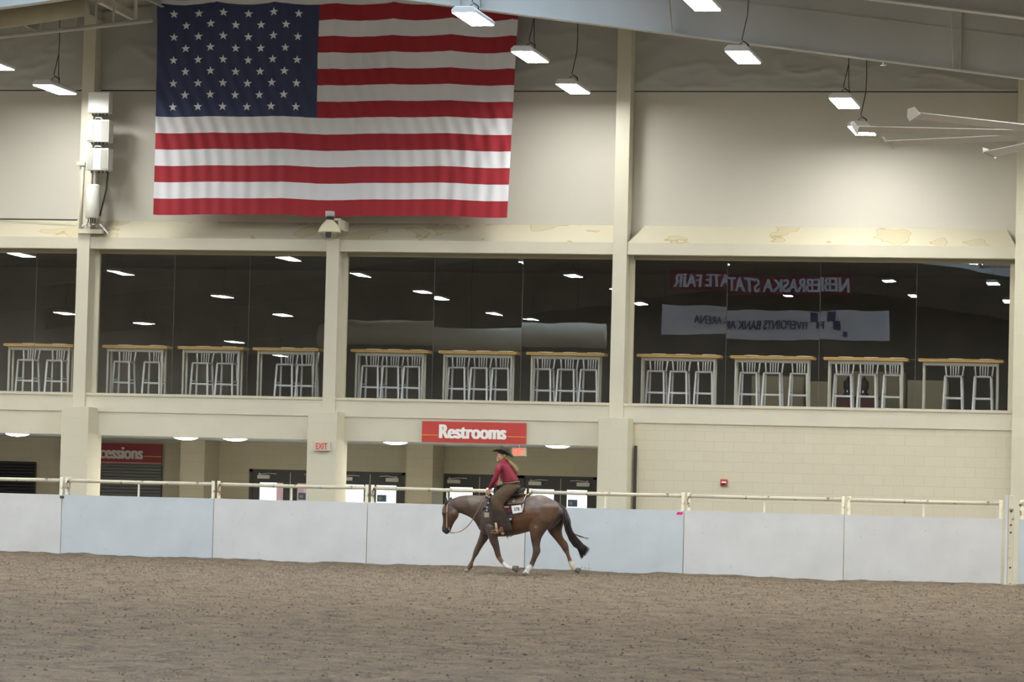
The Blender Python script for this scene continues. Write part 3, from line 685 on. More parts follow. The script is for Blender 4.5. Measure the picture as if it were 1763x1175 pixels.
# ================================================================ ARENA FENCE
FY = -3.9; seams = [-11.38, -8.27, -5.13, -2.01, 1.14, 4.24, 7.32, 10.30]
flab = ['white fence panel at the far left edge', 'bluish white fence panel below the concessions sign', 'whitish fence panel left of the horse, between two hairline seams', 'pale grey fence panel behind the horse\'s head',
        'pale grey fence panel behind the horse\'s tail, pink tape at its corner', 'white fence panel below the fire alarm', 'white fence panel just left of the gate posts']
for i in range(7):
    a, b = seams[i]+.008, seams[i+1]-.008
    t = thing('arena_fence', ((a+b)/2, FY, 0), flab[i], 'fence panel', 'white boards of the arena fence')
    box('board', M_boardB if i in (1, 4) else (M_bluegrey if i == 99 else M_boardA), a, b, FY, FY+.03, -.25, 1.235, t)
    MB().tube([(a+.09, FY+.05, 1.52), ((a+b)/2, FY+.05, 1.515), (b-.06, FY+.05, 1.52)], .036, 10).build('top_rail', M_rail, t, smooth=True)
    for xx, nm in ((a+.07, 'end_post'), (b-.03, 'end_post'), ((a+b)/2, 'middle_post')):
        r_ = .036 if nm == 'end_post' else .022
        zt = 1.585 if nm == 'end_post' else 1.5
        MB().tube([(xx, FY+.06, -.2), (xx, FY+.06, zt)], r_, 10).build(nm, M_rail, t, smooth=True)
    MB().box(a, a+.14, FY+.09, FY+.11, 1.21, 1.25).box(b-.1, b, FY+.09, FY+.11, 1.21, 1.25).build('hinge_plate', M_rail, t)
# end plate on the second panel, dark bracket
p = at(103, 856, FY-.02); tag(box('fence_bracket', mat('rusty_bracket', (.10, .05, .04), .7), p.x, p.x+.08, FY-.015, FY-.001, p.z-.03, p.z+.02), 'small rusty bracket on the fence top at the far left seam', 'bracket')
tag(box('post_cover', M_boardA, seams[1]-.04, seams[1]+.14, FY+.11, FY+.13, 1.0, 1.60), 'pale plate behind the fence seam at the left pilaster', 'plate')
# pink tape
a = at(1164, 882, FY-.01); b = at(1176, 887, FY-.01)
tag(MB().prism([(a.x, FY-.004, b.z), (b.x-.02, FY-.004, b.z), (b.x, FY-.004, a.z), (a.x+.03, FY-.004, a.z)], (0, .003, 0)).build('pink_tape', M_pinktape), 'strip of bright pink tape on the fence board right of the horse', 'tape')
# gate posts
g0 = X_(1730.5, 900, FY-.02); g1 = X_(1735.5, 900, FY-.02); g2 = X_(1742.5, 900, FY-.02)
t = thing('gate_post', ((g0+g1)/2, FY, 0), 'narrow white gate post, left one of the pair at the right edge', 'post')
box('post', M_boardA, g0, g1, FY-.05, FY+.05, -.25, 1.68, t); box('foot_plate', M_rail, g0-.06, g1, FY-.1, FY+.02, -.08, .0, t)
t = thing('gate_post', ((g1+g2)/2, FY, 0), 'cream gate post with rusty bolts, right one of the pair', 'post')
box('post', M_rail, g1+.006, g2+.03, FY-.05, FY+.05, -.25, 1.68, t, bevel=.01)
for z in (.32, .98, 1.12, 1.38): MB().sphere((g2-.02, FY-.055, z), .02, 8).build('bolt', MATS['rusty_bracket'], t)
box('latch', M_silver, g1+.02, g2+.03, FY-.07, FY-.05, 1.40, 1.43, t); box('foot_plate', M_rail, g1, g2+.1, FY-.1, FY+.02, -.08, .0, t)
a, b = g2+.12, g2+3.1
t = thing('gate', ((a+b)/2, FY, 0), 'bluish gate board at the right edge of the arena fence', 'gate')
box('board', M_boardB, a, b, FY, FY+.03, -.25, 1.235, t); MB().tube([(a, FY+.05, 1.52), (b, FY+.05, 1.52)], .036, 10).build('top_rail', M_rail, t, smooth=True)
MB().tube([(a+.05, FY+.06, -.2), (a+.05, FY+.06, 1.6)], .036, 10).build('end_post', M_rail, t, smooth=True)

# ================================================================ FLAG
def flag():
    YF = -.32
    def P(u, v):   # u 0..1 across, v 0..1 down
        tl, tr, bl, br = Vector((270, 3)), Vector((893, 3)), Vector((264.5, 369)), Vector((873, 374))
        p = (tl*(1-u)+tr*u)*(1-v)+(bl*(1-u)+br*u)*v
        wv = math.sin(u*PI*2*2.05+1.2)*3.2*(.5+.5*v)*(1 if u > .35 else .6)+math.sin(u*PI*9+.5)*1.2
        sag = abs(math.sin(PI*u*6.1))**.8*5*(1-v)**3
        q = p+Vector((0, wv*.55*(1-.2*v)+sag))
        bulge = 5*math.sin(v*PI)*(1-u)**3
        q.x -= -bulge*.4
        w = at(q.x, q.y, YF)
        f = (.018*math.sin((u*95+v*7)+2*math.sin(v*5+u*9))*(.5+.5*math.sin(u*13+v*3))+.012*math.sin(u*170-v*22+3*math.sin(v*7))+.03*math.sin(u*21+v*4+2*math.sin(v*3)))*(.35+.65*(1-abs(2*v-1)*.5))
        w.y += f
        return w
    mb = MB(); NU, NV = 420, 156
    vs = [P(i/NU, j/NV) for j in range(NV+1) for i in range(NU+1)]
    fs = []; mi = []
    for j in range(NV):
        s = int(j/NV*13)
        for i in range(NU):
            fs.append((j*(NU+1)+i, j*(NU+1)+i+1, (j+1)*(NU+1)+i+1, (j+1)*(NU+1)+i))
            mi.append(2 if (i/NU < .449 and s < 7) else (0 if s % 2 == 0 else 1))
    o = len(mb.v); mb.v += [tuple(v) for v in vs]; mb.f += fs; mb.mi += mi
    # stars
    for r in range(9):
        n = 6 if r % 2 == 0 else 5
        for c in range(n):
            uu = .449*(.105+(c*2+(0 if n == 6 else 1))*.0770); vv = 7/13*(.085+r*.1035)
            ctr = []
            for k in range(10):
                R = .0131 if k % 2 == 0 else .0053
                t = -PI/2+k*PI/5
                w = P(uu+R*math.cos(t)*.97, vv+R*math.sin(t)*1.66); w.y -= .006; ctr.append(w)
            cc = P(uu, vv); cc.y -= .008
            base = len(mb.v); mb.v += [tuple(cc)]+[tuple(w) for w in ctr]
            for k in range(10): mb.f.append((base, base+1+k, base+1+(k+1) % 10)); mb.mi.append(3)
    mr = mat('flag_red', (.36, .022, .035), .8, bump=.1, bscale=60); mw = mat('flag_white', (.77, .79, .83), .8, bump=.1, bscale=60)
    mbl = mat('flag_navy', (.045, .060, .135), .85, bump=.1, bscale=60); ms = mat('flag_star_white', (.86, .89, .98), .8)
    me = bpy.data.meshes.new('flag'); ctr = P(.5, 0)
    me.from_pydata([Vector(v)-ctr for v in mb.v], [], mb.f)
    for q in (mr, mw, mbl, ms): me.materials.append(q)
    me.polygons.foreach_set('material_index', mb.mi); me.polygons.foreach_set('use_smooth', [True]*len(me.polygons)); me.update()
    fo = bpy.data.objects.new('flag', me); COL.objects.link(fo); fo.location = ctr
    tag(fo, 'huge American flag with stripes and fifty stars hung on the upper wall', 'flag')
    hd = MB(); pts = [P(u/40, 0) for u in range(41)]
    for i in range(40):
        a, b = pts[i], pts[i+1]; up = Vector((0, .0, .1)); hd.add([a, b, b+up, a+up, a+Vector((0, .01, 0)), b+Vector((0, .01, 0)), b+up+Vector((0, .01, 0)), a+up+Vector((0, .01, 0))], [(0, 1, 2, 3), (7, 6, 5, 4), (3, 2, 6, 7), (0, 4, 5, 1)])
    hd.build('heading', mw, fo)
    mb = MB()
    for k in range(9):
        u = k/8*.98+.01; a = P(u, 0)+Vector((0, 0, .1)); mb.tube([a, (a.x, .1, roof(a.x)-.05)], .008, 5)
    mb.build('cord', M_wire, fo)
flag()

# ================================================================ LAMPS
def make_lamp():
    r = thing('high_bay_light', (0, 0, 0), 'x', 'light', 'LED high bay lights hanging from the roof')
    hw, hl = .215, .80
    mb = MB()
    pr = [(-hw, 0), (hw, 0), (hw, .05), (hw*.72, .11), (-hw*.72, .11), (-hw, .05)]
    mb.rings([[(x, -hl, z) for x, z in pr], [(x, hl, z) for x, z in pr]]); mb.build('housing', M_housing, r, bevel=.01)
    MB().box(-hw+.02, hw-.02, -hl+.02, hl-.02, -.012, .002).build('diffuser', M_led, r)
    MB().tube([(-.10, 0, .11), (-.07, 0, .22), (0, 0, .27), (.07, 0, .22), (.10, 0, .11)], .008, 5).build('hanger_loop', M_wire, r)
    return r
lamp0 = make_lamp()
vis = [((1.58, -11.9), 'white high bay light in front of the flag\'s top right'), ((1.58, -6.8), 'white high bay light touching the flag\'s right edge'), ((1.5, -1.9), 'white high bay light left of the tall right column'),
       ((6.42, -18.0), 'white high bay light cut off by the top of the view'), ((6.19, -11.32), 'white high bay light hanging in front of the rafter, right of the tall column'),
       ((7.36, -5.81), 'white high bay light above the fan blade tips, nearer the rafter'), ((7.29, -1.8), 'white high bay light partly behind a fan blade'),
       ((-9.37, -1.9), 'white high bay light above the stacked white boxes'), ((-9.41, -5.62), 'white high bay light cut off at the left edge')]
zof = {(6.42, -18.0): 9.0, (6.19, -11.32): 9.03, (7.36, -5.81): 8.88, (7.29, -1.8): 8.80, (1.5, -1.9): 9.61, (-9.37, -1.9): 9.58}
spots = [(x, y, zof.get((x, y), 9.62), l) for (x, y), l in vis]
for gxx in (-26, -20.5, -14.9, -9.4, -3.9, 1.58, 7.0, 12.5, 18, 23.5):
    yy = -1.6
    while yy > -82:
        if not any(abs(gxx-s[0]) < 1.5 and abs(yy-s[1]) < 3.2 for s in spots[:9]):
            c_ = Vector((gxx, yy, roof(gxx)-1.9))
            d = c_-CAM; zz = d.dot(_f)
            inframe = zz > 0 and abs(d.dot(RX)/zz*FPX) < W/2+45 and abs(d.dot(UX)/zz*FPX) < H/2+45
            if not inframe: spots.append((gxx, yy, c_.z, 'white high bay light hanging over the arena, outside this view'))
        yy -= 5.1 if yy > -24 else 10.2
for i, (x, y, z, lb) in enumerate(spots):
    l = lamp0 if i == 0 else copy_tree(lamp0)
    l.location = (x, y, z); l['label'] = lb
    top = roof(x)-.2
    if i < 9:
        k1 = .05*(1 if i % 2 else -1); g = (top-z)
        pts = [(x+.08, y, z+.11), (x+.09, y, z+.22), (x+.02+k1, y, z+.3), (x+.06, y, z+.3+g*.25), (x+.07, y, z+g*.6), (x+.05, y, top+.1)]
        MB().tube(pts, .009, 5).build('power_cable', M_wire, l)
    else:
        MB().tube([(x, y, z+.27), (x, y, top+.1)], .009, 4).build('power_cable', M_wire, l)

# ================================================================ CEILING FAN (hub lies right of the frame)
fc = Vector((12.13, -14.73, 7.36)); fan = thing('ceiling_fan', fc, 'large white ceiling fan with long thin blades at the right edge', 'fan')
MB().lathe([(.08, .25), (.22, .2), (.25, .05), (.25, -.08), (.12, -.16), (.03, -.18)], fc, 20).build('hub', M_housing, fan, smooth=True)
MB().tube([fc+Vector((0, 0, .2)), (fc.x, fc.y, roof(fc.x))], .05, 10).build('downrod', M_housing, fan)
M_blade = mat('white_fan_blade', (.62, .62, .60), .4); VD = Vector((-math.sin(YAW), math.cos(YAW), 0)); RD = Vector((math.cos(YAW), math.sin(YAW), 0))
for k in range(10):
    ang = PI+math.radians(36*k-1); d = RD*math.cos(ang)+VD*math.sin(ang); sd = Vector((-d.y, d.x, 0))
    tiltv = (sd*.10+Vector((0, 0, .036)))
    a, b = fc+d*.2, fc+d*3.6; n_ = Vector((0, 0, .012))
    mb = MB(); mb.add([a-tiltv, a+tiltv, b+tiltv, b-tiltv, a-tiltv+n_, a+tiltv+n_, b+tiltv+n_, b-tiltv+n_], [(0, 1, 2, 3), (7, 6, 5, 4), (0, 4, 5, 1), (1, 5, 6, 2), (2, 6, 7, 3), (3, 7, 4, 0)])
    bl = mb.build('blade', M_blade, fan)
    wl = MB(); c0 = b; pts = [c0-tiltv*1.2+Vector((0, 0, -.03)), c0+tiltv*1.2+Vector((0, 0, -.03)), c0+tiltv*.9+d*.09+Vector((0, 0, .09)), c0-tiltv*.3+d*.12+Vector((0, 0, .11)), c0-tiltv*1.2+d*.05+Vector((0, 0, .03))]
    wl.prism(pts, d*-.015).build('winglet', M_white, bl)
# sprinkler head
p = at(1521, 113, -8.9); s = thing('fire_sprinkler', p, 'tiny sprinkler head below the rafter, left of the fan', 'sprinkler')
MB().tube([p+Vector((0, 0, .12)), p+Vector((0, 0, .02))], .02, 8).build('stem', M_silver, s); MB().lathe([(.06, 0), (.06, .008)], p, 10).build('deflector', M_silver, s)

# ================================================================ EQUIPMENT ON THE LEFT COLUMN
def eq_box(px0, py0, px1, py1, y0, d, name, label, vents=True):
    a, b = at(px0, py0, y0), at(px1, py1, y0)
    t = thing(name, ((a.x+b.x)/2, y0+d/2, b.z), label, 'equipment box'); t['group'] = 'white radio boxes on the left column'
    box('case', M_white, a.x, b.x, y0, y0+d, b.z, a.z, t, bevel=.012)
    w = b.x-a.x; h = a.z-b.z
    if vents:
        for u0, u1 in ((.06, .30), (.66, .94)):
            mb = MB(); n = 14
            for k in range(n):
                x = a.x+w*(u0+(u1-u0)*k/(n-1)); mb.box(x-.004, x+.004, y0-.014, y0, b.z+h*.06, a.z-h*.06)
            mb.build('cooling_fins', mat('grey_fins', (.42, .42, .38), .5), t)
        cx = (a.x+b.x)/2
        MB().tube([(cx-.08, y0+.03, a.z), (cx-.06, y0+.03, a.z+.045), (cx+.06, y0+.03, a.z+.045), (cx+.08, y0+.03, a.z)], .012, 6).build('handle', M_white, t, smooth=True)
    mb = MB()
    for k in range(5): mb.tube([(a.x+w*(.15+.17*k), y0+d*.5, b.z), (a.x+w*(.15+.17*k), y0+d*.5, b.z-.05)], .014, 6)
    mb.build('connector', M_dark, t)
    return t
eq_box(152, 158, 187, 194.5, -.38, .26, 'junction_box', 'plain white box, topmost of the stack on the left column', False)
eq_box(149.5, 206, 187, 244, -.42, .32, 'radio_unit', 'finned white box, upper one of the pair with handles', True)
eq_box(148.5, 255, 186, 293, -.42, .32, 'radio_unit', 'finned white box, lower one of the pair with handles', True)
p = at(158.5, 376, -.28); q = at(158.5, 318, -.28); r_ = .145
t = thing('antenna_cylinder', p, 'white antenna cylinder below the boxes on the left column', 'antenna')
MB().lathe([(r_*.9, 0), (r_, .02), (r_, q.z-p.z-.02), (r_*.9, q.z-p.z)], p, 20).build('body', M_white, t, smooth=True)
MB().tube([(p.x+.03, -.28, q.z), (p.x+.03, -.28, q.z+.3)], .03, 8).build('mast', M_rafter, t, smooth=True)
mb = MB()
for k in range(4): mb.tube([(p.x-.08+.05*k, -.3, p.z), (p.x-.07+.05*k, -.3-.01*k, p.z-.06), (p.x-.10+.05*k, -.26, p.z-.10)], .012, 6)
mb.build('cable', M_dark, t)
a = at(186, 296, -.2); b = at(172, 372, -.1)
MB().tube([a, a.lerp(b, .4)+Vector((.03, 0, 0)), b], .02, 6).build('cable', M_dark, t)
s = thing('wall_shelf_bracket', at(152, 398, -.2), 'cream shelf bracket below the antenna cylinder', 'bracket')
a, b = at(132, 394, -.2), at(182, 402, -.2)
box('shelf', M_steel, a.x, b.x-.1, -.14, .0, b.z, a.z, s); MB().bar((b.x-.15, -.12, a.z+.1), (b.x+.02, -.08, b.z), .03, .03).build('strut', M_silver, s)
for k in range(5): MB().sphere((a.x+.1+.08*k, -.09, a.z+.06+.04*(k % 2)), .035, 8).build('clamp', M_silver, s)
t = thing('conduit_box', at(140, 283, -.1), 'small cream conduit elbow on the side of the left column', 'conduit')
a, b = at(133, 279, -.1), at(147, 285, -.1); box('elbow', M_steel, a.x, b.x, -.15, -.05, b.z, a.z, t)
a, b = at(136, 288, -.1), at(146, 398, -.1); MB().tube([((a.x+b.x)/2, -.1, a.z), ((a.x+b.x)/2-.02, -.1, b.z)], .03, 8).build('pipe', M_steel, t, smooth=True)
# thin cable on the ledge at the far left
a, b = at(-20, 377, .40), at(133, 379, .2)
tag(MB().tube([a, b], .015, 6).build('wall_cable', M_wire), 'thin dark cable running along the wall to the left column', 'cable')

# --- dome camera
p = at(567.5, 400, -.60)
t = thing('dome_camera', p, 'cream dome security camera below the flag', 'camera')
zc = lambda py: Z_(567.5, py, -.60)
R_ = .235
MB().lathe([(R_*1.02, zc(400)), (R_, zc(399)), (R_*.9, zc(393)), (R_*.66, zc(386)), (R_*.4, zc(381)), (R_*.36, zc(379))], (p.x, -.60, 0), 28).build('hood', mat('cream_plastic', (.76, .71, .52), .4), t, smooth=True)
MB().lathe([(R_*.42, zc(364)), (R_*.42, zc(373))], (p.x, -.60, 0), 20).build('mount_cap', M_rafter, t, smooth=True)
MB().lathe([(R_*.34, zc(373)), (R_*.34, zc(379.5))], (p.x, -.60, 0), 12).build('swivel', M_dark, t)
MB().lathe([(R_*.86, zc(400)), (R_*.82, zc(406)), (R_*.6, zc(411)), (R_*.3, zc(414)), (.01, zc(414.5))], (p.x, -.60, 0), 24).build('dome', M_clear, t, smooth=True)
MB().lathe([(.06, zc(400)), (.06, zc(409)), (.03, zc(410))], (p.x-.03, -.60, 0), 12).build('lens', M_dark, t)
MB().box(p.x+.10, p.x+.23, -.64, -.56, zc(380), zc(376.5)).box(p.x+.18, p.x+.23, -.62, .1, zc(395), zc(378)).build('arm', M_steel, t)

# ================================================================ OVERHEAD BANNERS (seen only as reflections in the lounge glass)
YBn = -45.0
def refl(px, py): return at(px, py, .74-YBn)
a, b = refl(1165, 533), refl(1500, 587)
bn = thing('hanging_banner', ((a.x+b.x)/2, YBn, b.z), 'white arena banner with blue lettering, mirrored in the right-hand glass', 'banner')
bw = b.x-a.x; bh = a.z-b.z
box('cloth', mat('banner_white', (.80, .84, .95), .7), a.x, b.x, YBn-.02, YBn, b.z, a.z, bn)
M_navy = mat('banner_navy', (.03, .035, .22), .6)
text_mesh('lettering', 'FivePoints Bank Arena'.upper(), M_navy, bh*.28, bw*.50, ((a.x+b.x)/2-bw*.08, YBn+.012, b.z+bh*.50), facing=1, parent=bn, weight=.02)
for dx, dz_, s_ in ((.205, .80, .16), (.235, .50, .13), (.275, .22, .09)):
    cx = a.x+bw*(.5+dx); cz = b.z+bh*dz_; box('logo_block', M_navy, cx-bw*.013*s_*10, cx+bw*.013*s_*10, YBn, YBn+.012, cz-bh*s_*1.05, cz+bh*s_*1.05, bn)
MB().tube([(a.x+.1, YBn, a.z), (a.x+.1, YBn, roof(a.x)-.3)], .01, 4).tube([(b.x-.1, YBn, a.z), (b.x-.1, YBn, roof(b.x)-.3)], .01, 4).build('cord', M_wire, bn)
a, b = refl(1185, 474), refl(1440, 512)
b2 = thing('hanging_banner', ((a.x+b.x)/2, YBn+.6, b.z), 'maroon fair banner with white lettering, mirrored in the right-hand glass', 'banner')
bw = b.x-a.x; bh = a.z-b.z
box('cloth', mat('banner_maroon', (.20, .01, .035), .7), a.x, b.x, YBn+.58, YBn+.6, b.z, a.z, b2)
text_mesh('lettering', 'NEBRASKA STATE FAIR', mat('banner_pale_text', (.72, .78, .90), .6), bh*.72, bw*.96, ((a.x+b.x)/2, YBn+.612, (a.z+b.z)/2), facing=1, parent=b2, weight=.03)
MB().tube([(a.x+.1, YBn+.59, a.z), (a.x+.1, YBn+.59, roof(a.x)-.3)], .01, 4).tube([(b.x-.1, YBn+.59, a.z), (b.x-.1, YBn+.59, roof(b.x)-.3)], .01, 4).build('cord', M_wire, b2)
# long round duct over the arena, mirrored in the middle window
a, b = refl(560, 575), refl(1046, 586); a.y = b.y = YBn
dct = tag(MB().tube([a, b], .42, 24).build('air_duct', mat('galvanised_duct', (.80, .77, .62), .5), smooth=True), 'long round duct mirrored low in the middle lounge window', 'duct')
mb = MB()
for t_ in (.1, .5, .9):
    c = a.lerp(b, t_); mb.tube([(c.x, c.y, c.z+.3), (c.x, c.y, roof(c.x)+.05)], .015, 5)
mb.build('hanger_rod', M_wire, dct)
#@@FIGURES
# ================================================================ HORSE AND RIDER
HY = -7.6
def k1(zx, zy): return 730+zx/4.519, 750+zy/4.519          # whole pair
def k2(zx, zy): return 825+zx/13.06, 760+zy/13.06          # rider top
def k3(zx, zy): return 825+zx/11.75, 835+zy/11.75          # saddle
def k4(zx, zy): return 920+zx/7.58, 845+zy/7.58            # hind
def k5(zx, zy): return 780+zx/11.747, 900+zy/11.747        # feet
def kh(zx, zy): return 750+zx/13.06, 840+zy/13.06          # head
def S(k, ax, ay, bx, by, ry, yo=0, **kw):
    """cross-section: two silhouette points on the plane Y=HY+yo, lateral half width ry"""
    A = at(*k(ax, ay), HY+yo); B = at(*k(bx, by), HY+yo); return ((A+B)/2, (A-B)/2, ry, kw.get('e', 1.0))
def loft(mb, secs, n=18, sub=3, mi=0):
    # catmull-rom between sections, rounded ends
    C_ = [s[0] for s in secs]; Hh = [s[1] for s in secs]; Rr = [s[2] for s in secs]
    def cr(P, i, t):
        p0 = P[max(i-1, 0)]; p1 = P[i]; p2 = P[i+1]; p3 = P[min(i+2, len(P)-1)]
        return .5*((2*p1)+(p2-p0)*t+(2*p0-5*p1+4*p2-p3)*t*t+(3*p1-p0-3*p2+p3)*t*t*t)
    seq = []
    for i in range(len(secs)-1):
        for j in range(sub):
            t = j/sub; seq.append((cr(C_, i, t), cr(Hh, i, t), max(.004, cr(Rr, i, t))))
    seq.append((C_[-1], Hh[-1], Rr[-1]))
    def ends(a, b):
        d = (a[0]-b[0]).normalized(); out = []
        w = min(a[1].length, a[2])
        for q in (.5, .85, 1.0):
            s = math.sqrt(max(0.0, 1-q*q)); s = max(s, .12); out.append((a[0]+d*w*q*.55, a[1]*s, a[2]*s))
        return out
    seq = list(reversed(ends(seq[0], seq[1])))+seq+ends(seq[-1], seq[-2])
    rings = [[c+h*math.cos(2*PI*k/n)+Vector((0, 1, 0))*r*math.sin(2*PI*k/n) for k in range(n)] for c, h, r in seq]
    mb.rings(rings, mi)
def fuse(mb, name, mats, parent, vox=.013, smooth=4, keep=None):
    o = mb.build(name+'_tmp', mats)
    r = o.modifiers.new('r', 'REMESH'); r.mode = 'VOXEL'; r.voxel_size = vox; r.use_smooth_shade = True
    s = o.modifiers.new('s', 'SMOOTH'); s.iterations = smooth; s.factor = .5
    dg = bpy.context.evaluated_depsgraph_get(); me = bpy.data.meshes.new_from_object(o.evaluated_get(dg)); bpy.data.objects.remove(o)
    off = wloc(parent) if parent else Vector((0, 0, 0))
    n = len(me.vertices); co = np.empty(n*3, 'f'); me.vertices.foreach_get('co', co); co = co.reshape(-1, 3)-np.array(off, 'f')
    me.vertices.foreach_set('co', co.ravel()); me.polygons.foreach_set('use_smooth', [True]*len(me.polygons)); me.name = name; me.update()
    me.materials.clear(); me.materials.append(mats if not isinstance(mats, list) else mats[0])
    ob = bpy.data.objects.new(name, me); COL.objects.link(ob); ob.parent = parent
    return ob
def paint(ob, default, spots):
    """coat colours, with a neck highlight painted in, by place on the body: (world centre, radius, colour)"""
    me = ob.data; n = len(me.vertices); co = np.empty(n*3, 'f'); me.vertices.foreach_get('co', co); co = co.reshape(-1, 3)+np.array(wloc(ob), 'f')
    c = np.tile(np.array([*default, 1.0]), (n, 1))
    for ctr, rad, col in spots:
        d = np.linalg.norm(co-np.array(ctr), axis=1); w = np.clip((rad-d)/(rad*.35), 0, 1)[:, None]; w = w*w*(3-2*w)
        c = c*(1-w)+np.array([*col, 1.0])*w
    a = me.color_attributes.new('coat', 'FLOAT_COLOR', 'POINT'); a.data.foreach_set('color', c.astype('f').ravel())
def coat_mat(name, rough=.42):
    m = bpy.data.materials.new(name); m.use_nodes = True; nt = m.node_tree; N = nt.nodes; L = nt.links; b = N['Principled BSDF']
    b.inputs['Roughness'].default_value = rough; b.inputs['Specular IOR Level'].default_value = .5; b.inputs['Sheen Weight'].default_value = .15
    at_ = N.new('ShaderNodeAttribute'); at_.attribute_name = 'coat'
    tc = N.new('ShaderNodeTexCoord'); n = N.new('ShaderNodeTexNoise'); n.inputs['Scale'].default_value = 9; n.inputs['Detail'].default_value = 6
    L.new(tc.outputs['Object'], n.inputs['Vector'])
    r = N.new('ShaderNodeMapRange'); r.inputs[1].default_value = .3; r.inputs[2].default_value = .7; r.inputs[3].default_value = .80; r.inputs[4].default_value = 1.2
    L.new(n.outputs['Fac'], r.inputs[0]); x = N.new('ShaderNodeVectorMath'); x.operation = 'SCALE'
    L.new(at_.outputs['Color'], x.inputs[0]); L.new(r.outputs[0], x.inputs['Scale']); L.new(x.outputs[0], b.inputs['Base Color'])
    n2 = N.new('ShaderNodeTexNoise'); n2.inputs['Scale'].default_value = 90; L.new(tc.outputs['Object'], n2.inputs['Vector'])
    bp = N.new('ShaderNodeBump'); bp.inputs['Strength'].default_value = .15; bp.inputs['Distance'].default_value = .01; L.new(n2.outputs['Fac'], bp.inputs['Height']); L.new(bp.outputs[0], b.inputs['Normal'])
    return m
M_coat = coat_mat('roan_coat')
hb = at(*k1(650, 1080), HY); hb.z = gz(hb.x, HY)
horse = thing('horse', (hb.x, HY, hb.z), 'brown roan horse with white socks trotting left along the arena fence', 'horse')
mb = MB()
# trunk
loft(mb, [S(k1, 440, 640, 436, 735, .10), S(k1, 470, 520, 466, 768, .19), S(k1, 520, 468, 520, 785, .25), S(k1, 580, 462, 580, 790, .28), S(k1, 650, 484, 650, 786, .31), S(k1, 720, 494, 720, 775, .325),
          S(k1, 790, 484, 790, 757, .32), S(k1, 850, 468, 850, 742, .30), S(k1, 920, 464, 920, 735, .30), S(k1, 985, 492, 985, 730, .27), S(k1, 1035, 520, 1035, 690, .21), S(k1, 1066, 560, 1066, 650, .13)], 24)
# neck
loft(mb, [S(kh, 235, 300, 500, 560, .070), S(kh, 400, 248, 560, 580, .078), S(kh, 520, 205, 690, 630, .088), S(kh, 660, 182, 810, 700, .10), S(kh, 860, 178, 900, 800, .125), S(kh, 1060, 182, 960, 900, .16), S(kh, 1240, 190, 1090, 1000, .19)], 20)
# head
loft(mb, [S(kh, 215, 330, 400, 400, .075), S(kh, 158, 440, 500, 520, .095), S(kh, 140, 560, 520, 620, .105), S(kh, 155, 660, 490, 690, .098), S(kh, 160, 760, 430, 770, .075), S(kh, 152, 850, 385, 860, .062), S(kh, 138, 930, 352, 940, .060), S(kh, 150, 985, 335, 995, .052), S(kh, 205, 1030, 290, 1025, .035)], 18)
for s_ in (-1, 1):
    p = at(*kh(178, 575), HY+s_*.075); mb.sphere(p, .034, 10)                      # brow over the eye
    p = at(*kh(170, 960), HY+s_*.04); mb.sphere(p, .026, 8)                         # nostril swell
    p = at(*kh(420, 590), HY+s_*.05); mb.sphere(p, .075, 10)                        # cheek
# fore legs : near (folding back) and far (reaching)
NF, FF, NH, FH = -.15, .15, -.16, .16
loft(mb, [S(k5, 640, 60, 930, 100, .10, NF), S(k5, 690, 230, 905, 280, .085, NF), S(k5, 745, 400, 925, 400, .07, NF), S(k5, 812, 530, 948, 530, .05, NF), S(k5, 848, 650, 965, 640, .043, NF), S(k5, 893, 745, 988, 705, .037, NF), S(k5, 950, 815, 1020, 765, .028, NF),
          S(k5, 1015, 885, 1075, 830, .027, NF), S(k5, 1060, 925, 1105, 850, .034, NF), S(k5, 1130, 945, 1140, 880, .028, NF), S(k5, 1200, 960, 1205, 890, .034, NF)], 14)
loft(mb, [S(k5, 560, 60, 800, 160, .10, FF), S(k5, 540, 235, 715, 330, .08, FF), S(k5, 478, 420, 625, 450, .06, FF), S(k5, 425, 545, 545, 580, .047, FF), S(k5, 400, 625, 505, 655, .044, FF), S(k5, 385, 700, 455, 720, .032, FF), S(k5, 345, 795, 412, 820, .027, FF),
          S(k5, 290, 878, 395, 915, .036, FF), S(k5, 262, 930, 325, 965, .029, FF), S(k5, 205, 985, 300, 1000, .040, FF)], 14)
# hind legs : near (under the body) and far (trailing)
loft(mb, [S(k1, 815, 560, 1055, 560, .13, NH), S(k1, 800, 640, 1035, 640, .14, NH), S(k1, 808, 700, 1000, 690, .12, NH), S(k1, 822, 755, 950, 745, .095, NH), S(k1, 832, 815, 915, 800, .065, NH), S(k1, 843, 870, 903, 860, .045, NH), S(k1, 846, 905, 907, 905, .044, NH),
          S(k1, 838, 945, 882, 955, .032, NH), S(k1, 824, 985, 862, 1000, .028, NH), S(k1, 798, 1020, 845, 1040, .035, NH), S(k1, 782, 1045, 822, 1062, .029, NH), S(k1, 766, 1072, 820, 1078, .040, NH)], 16)
loft(mb, [S(k4, 130, 300, 400, 300, .13, FH), S(k4, 150, 440, 385, 420, .12, FH), S(k4, 185, 545, 362, 520, .09, FH), S(k4, 265, 640, 378, 610, .062, FH), S(k4, 335, 730, 432, 680, .046, FH), S(k4, 372, 785, 448, 735, .043, FH), S(k4, 412, 845, 462, 825, .031, FH),
          S(k4, 438, 920, 486, 895, .027, FH), S(k4, 452, 975, 515, 950, .035, FH), S(k4, 478, 1020, 530, 990, .029, FH), S(k4, 515, 1055, 560, 1012, .036, FH)], 14)
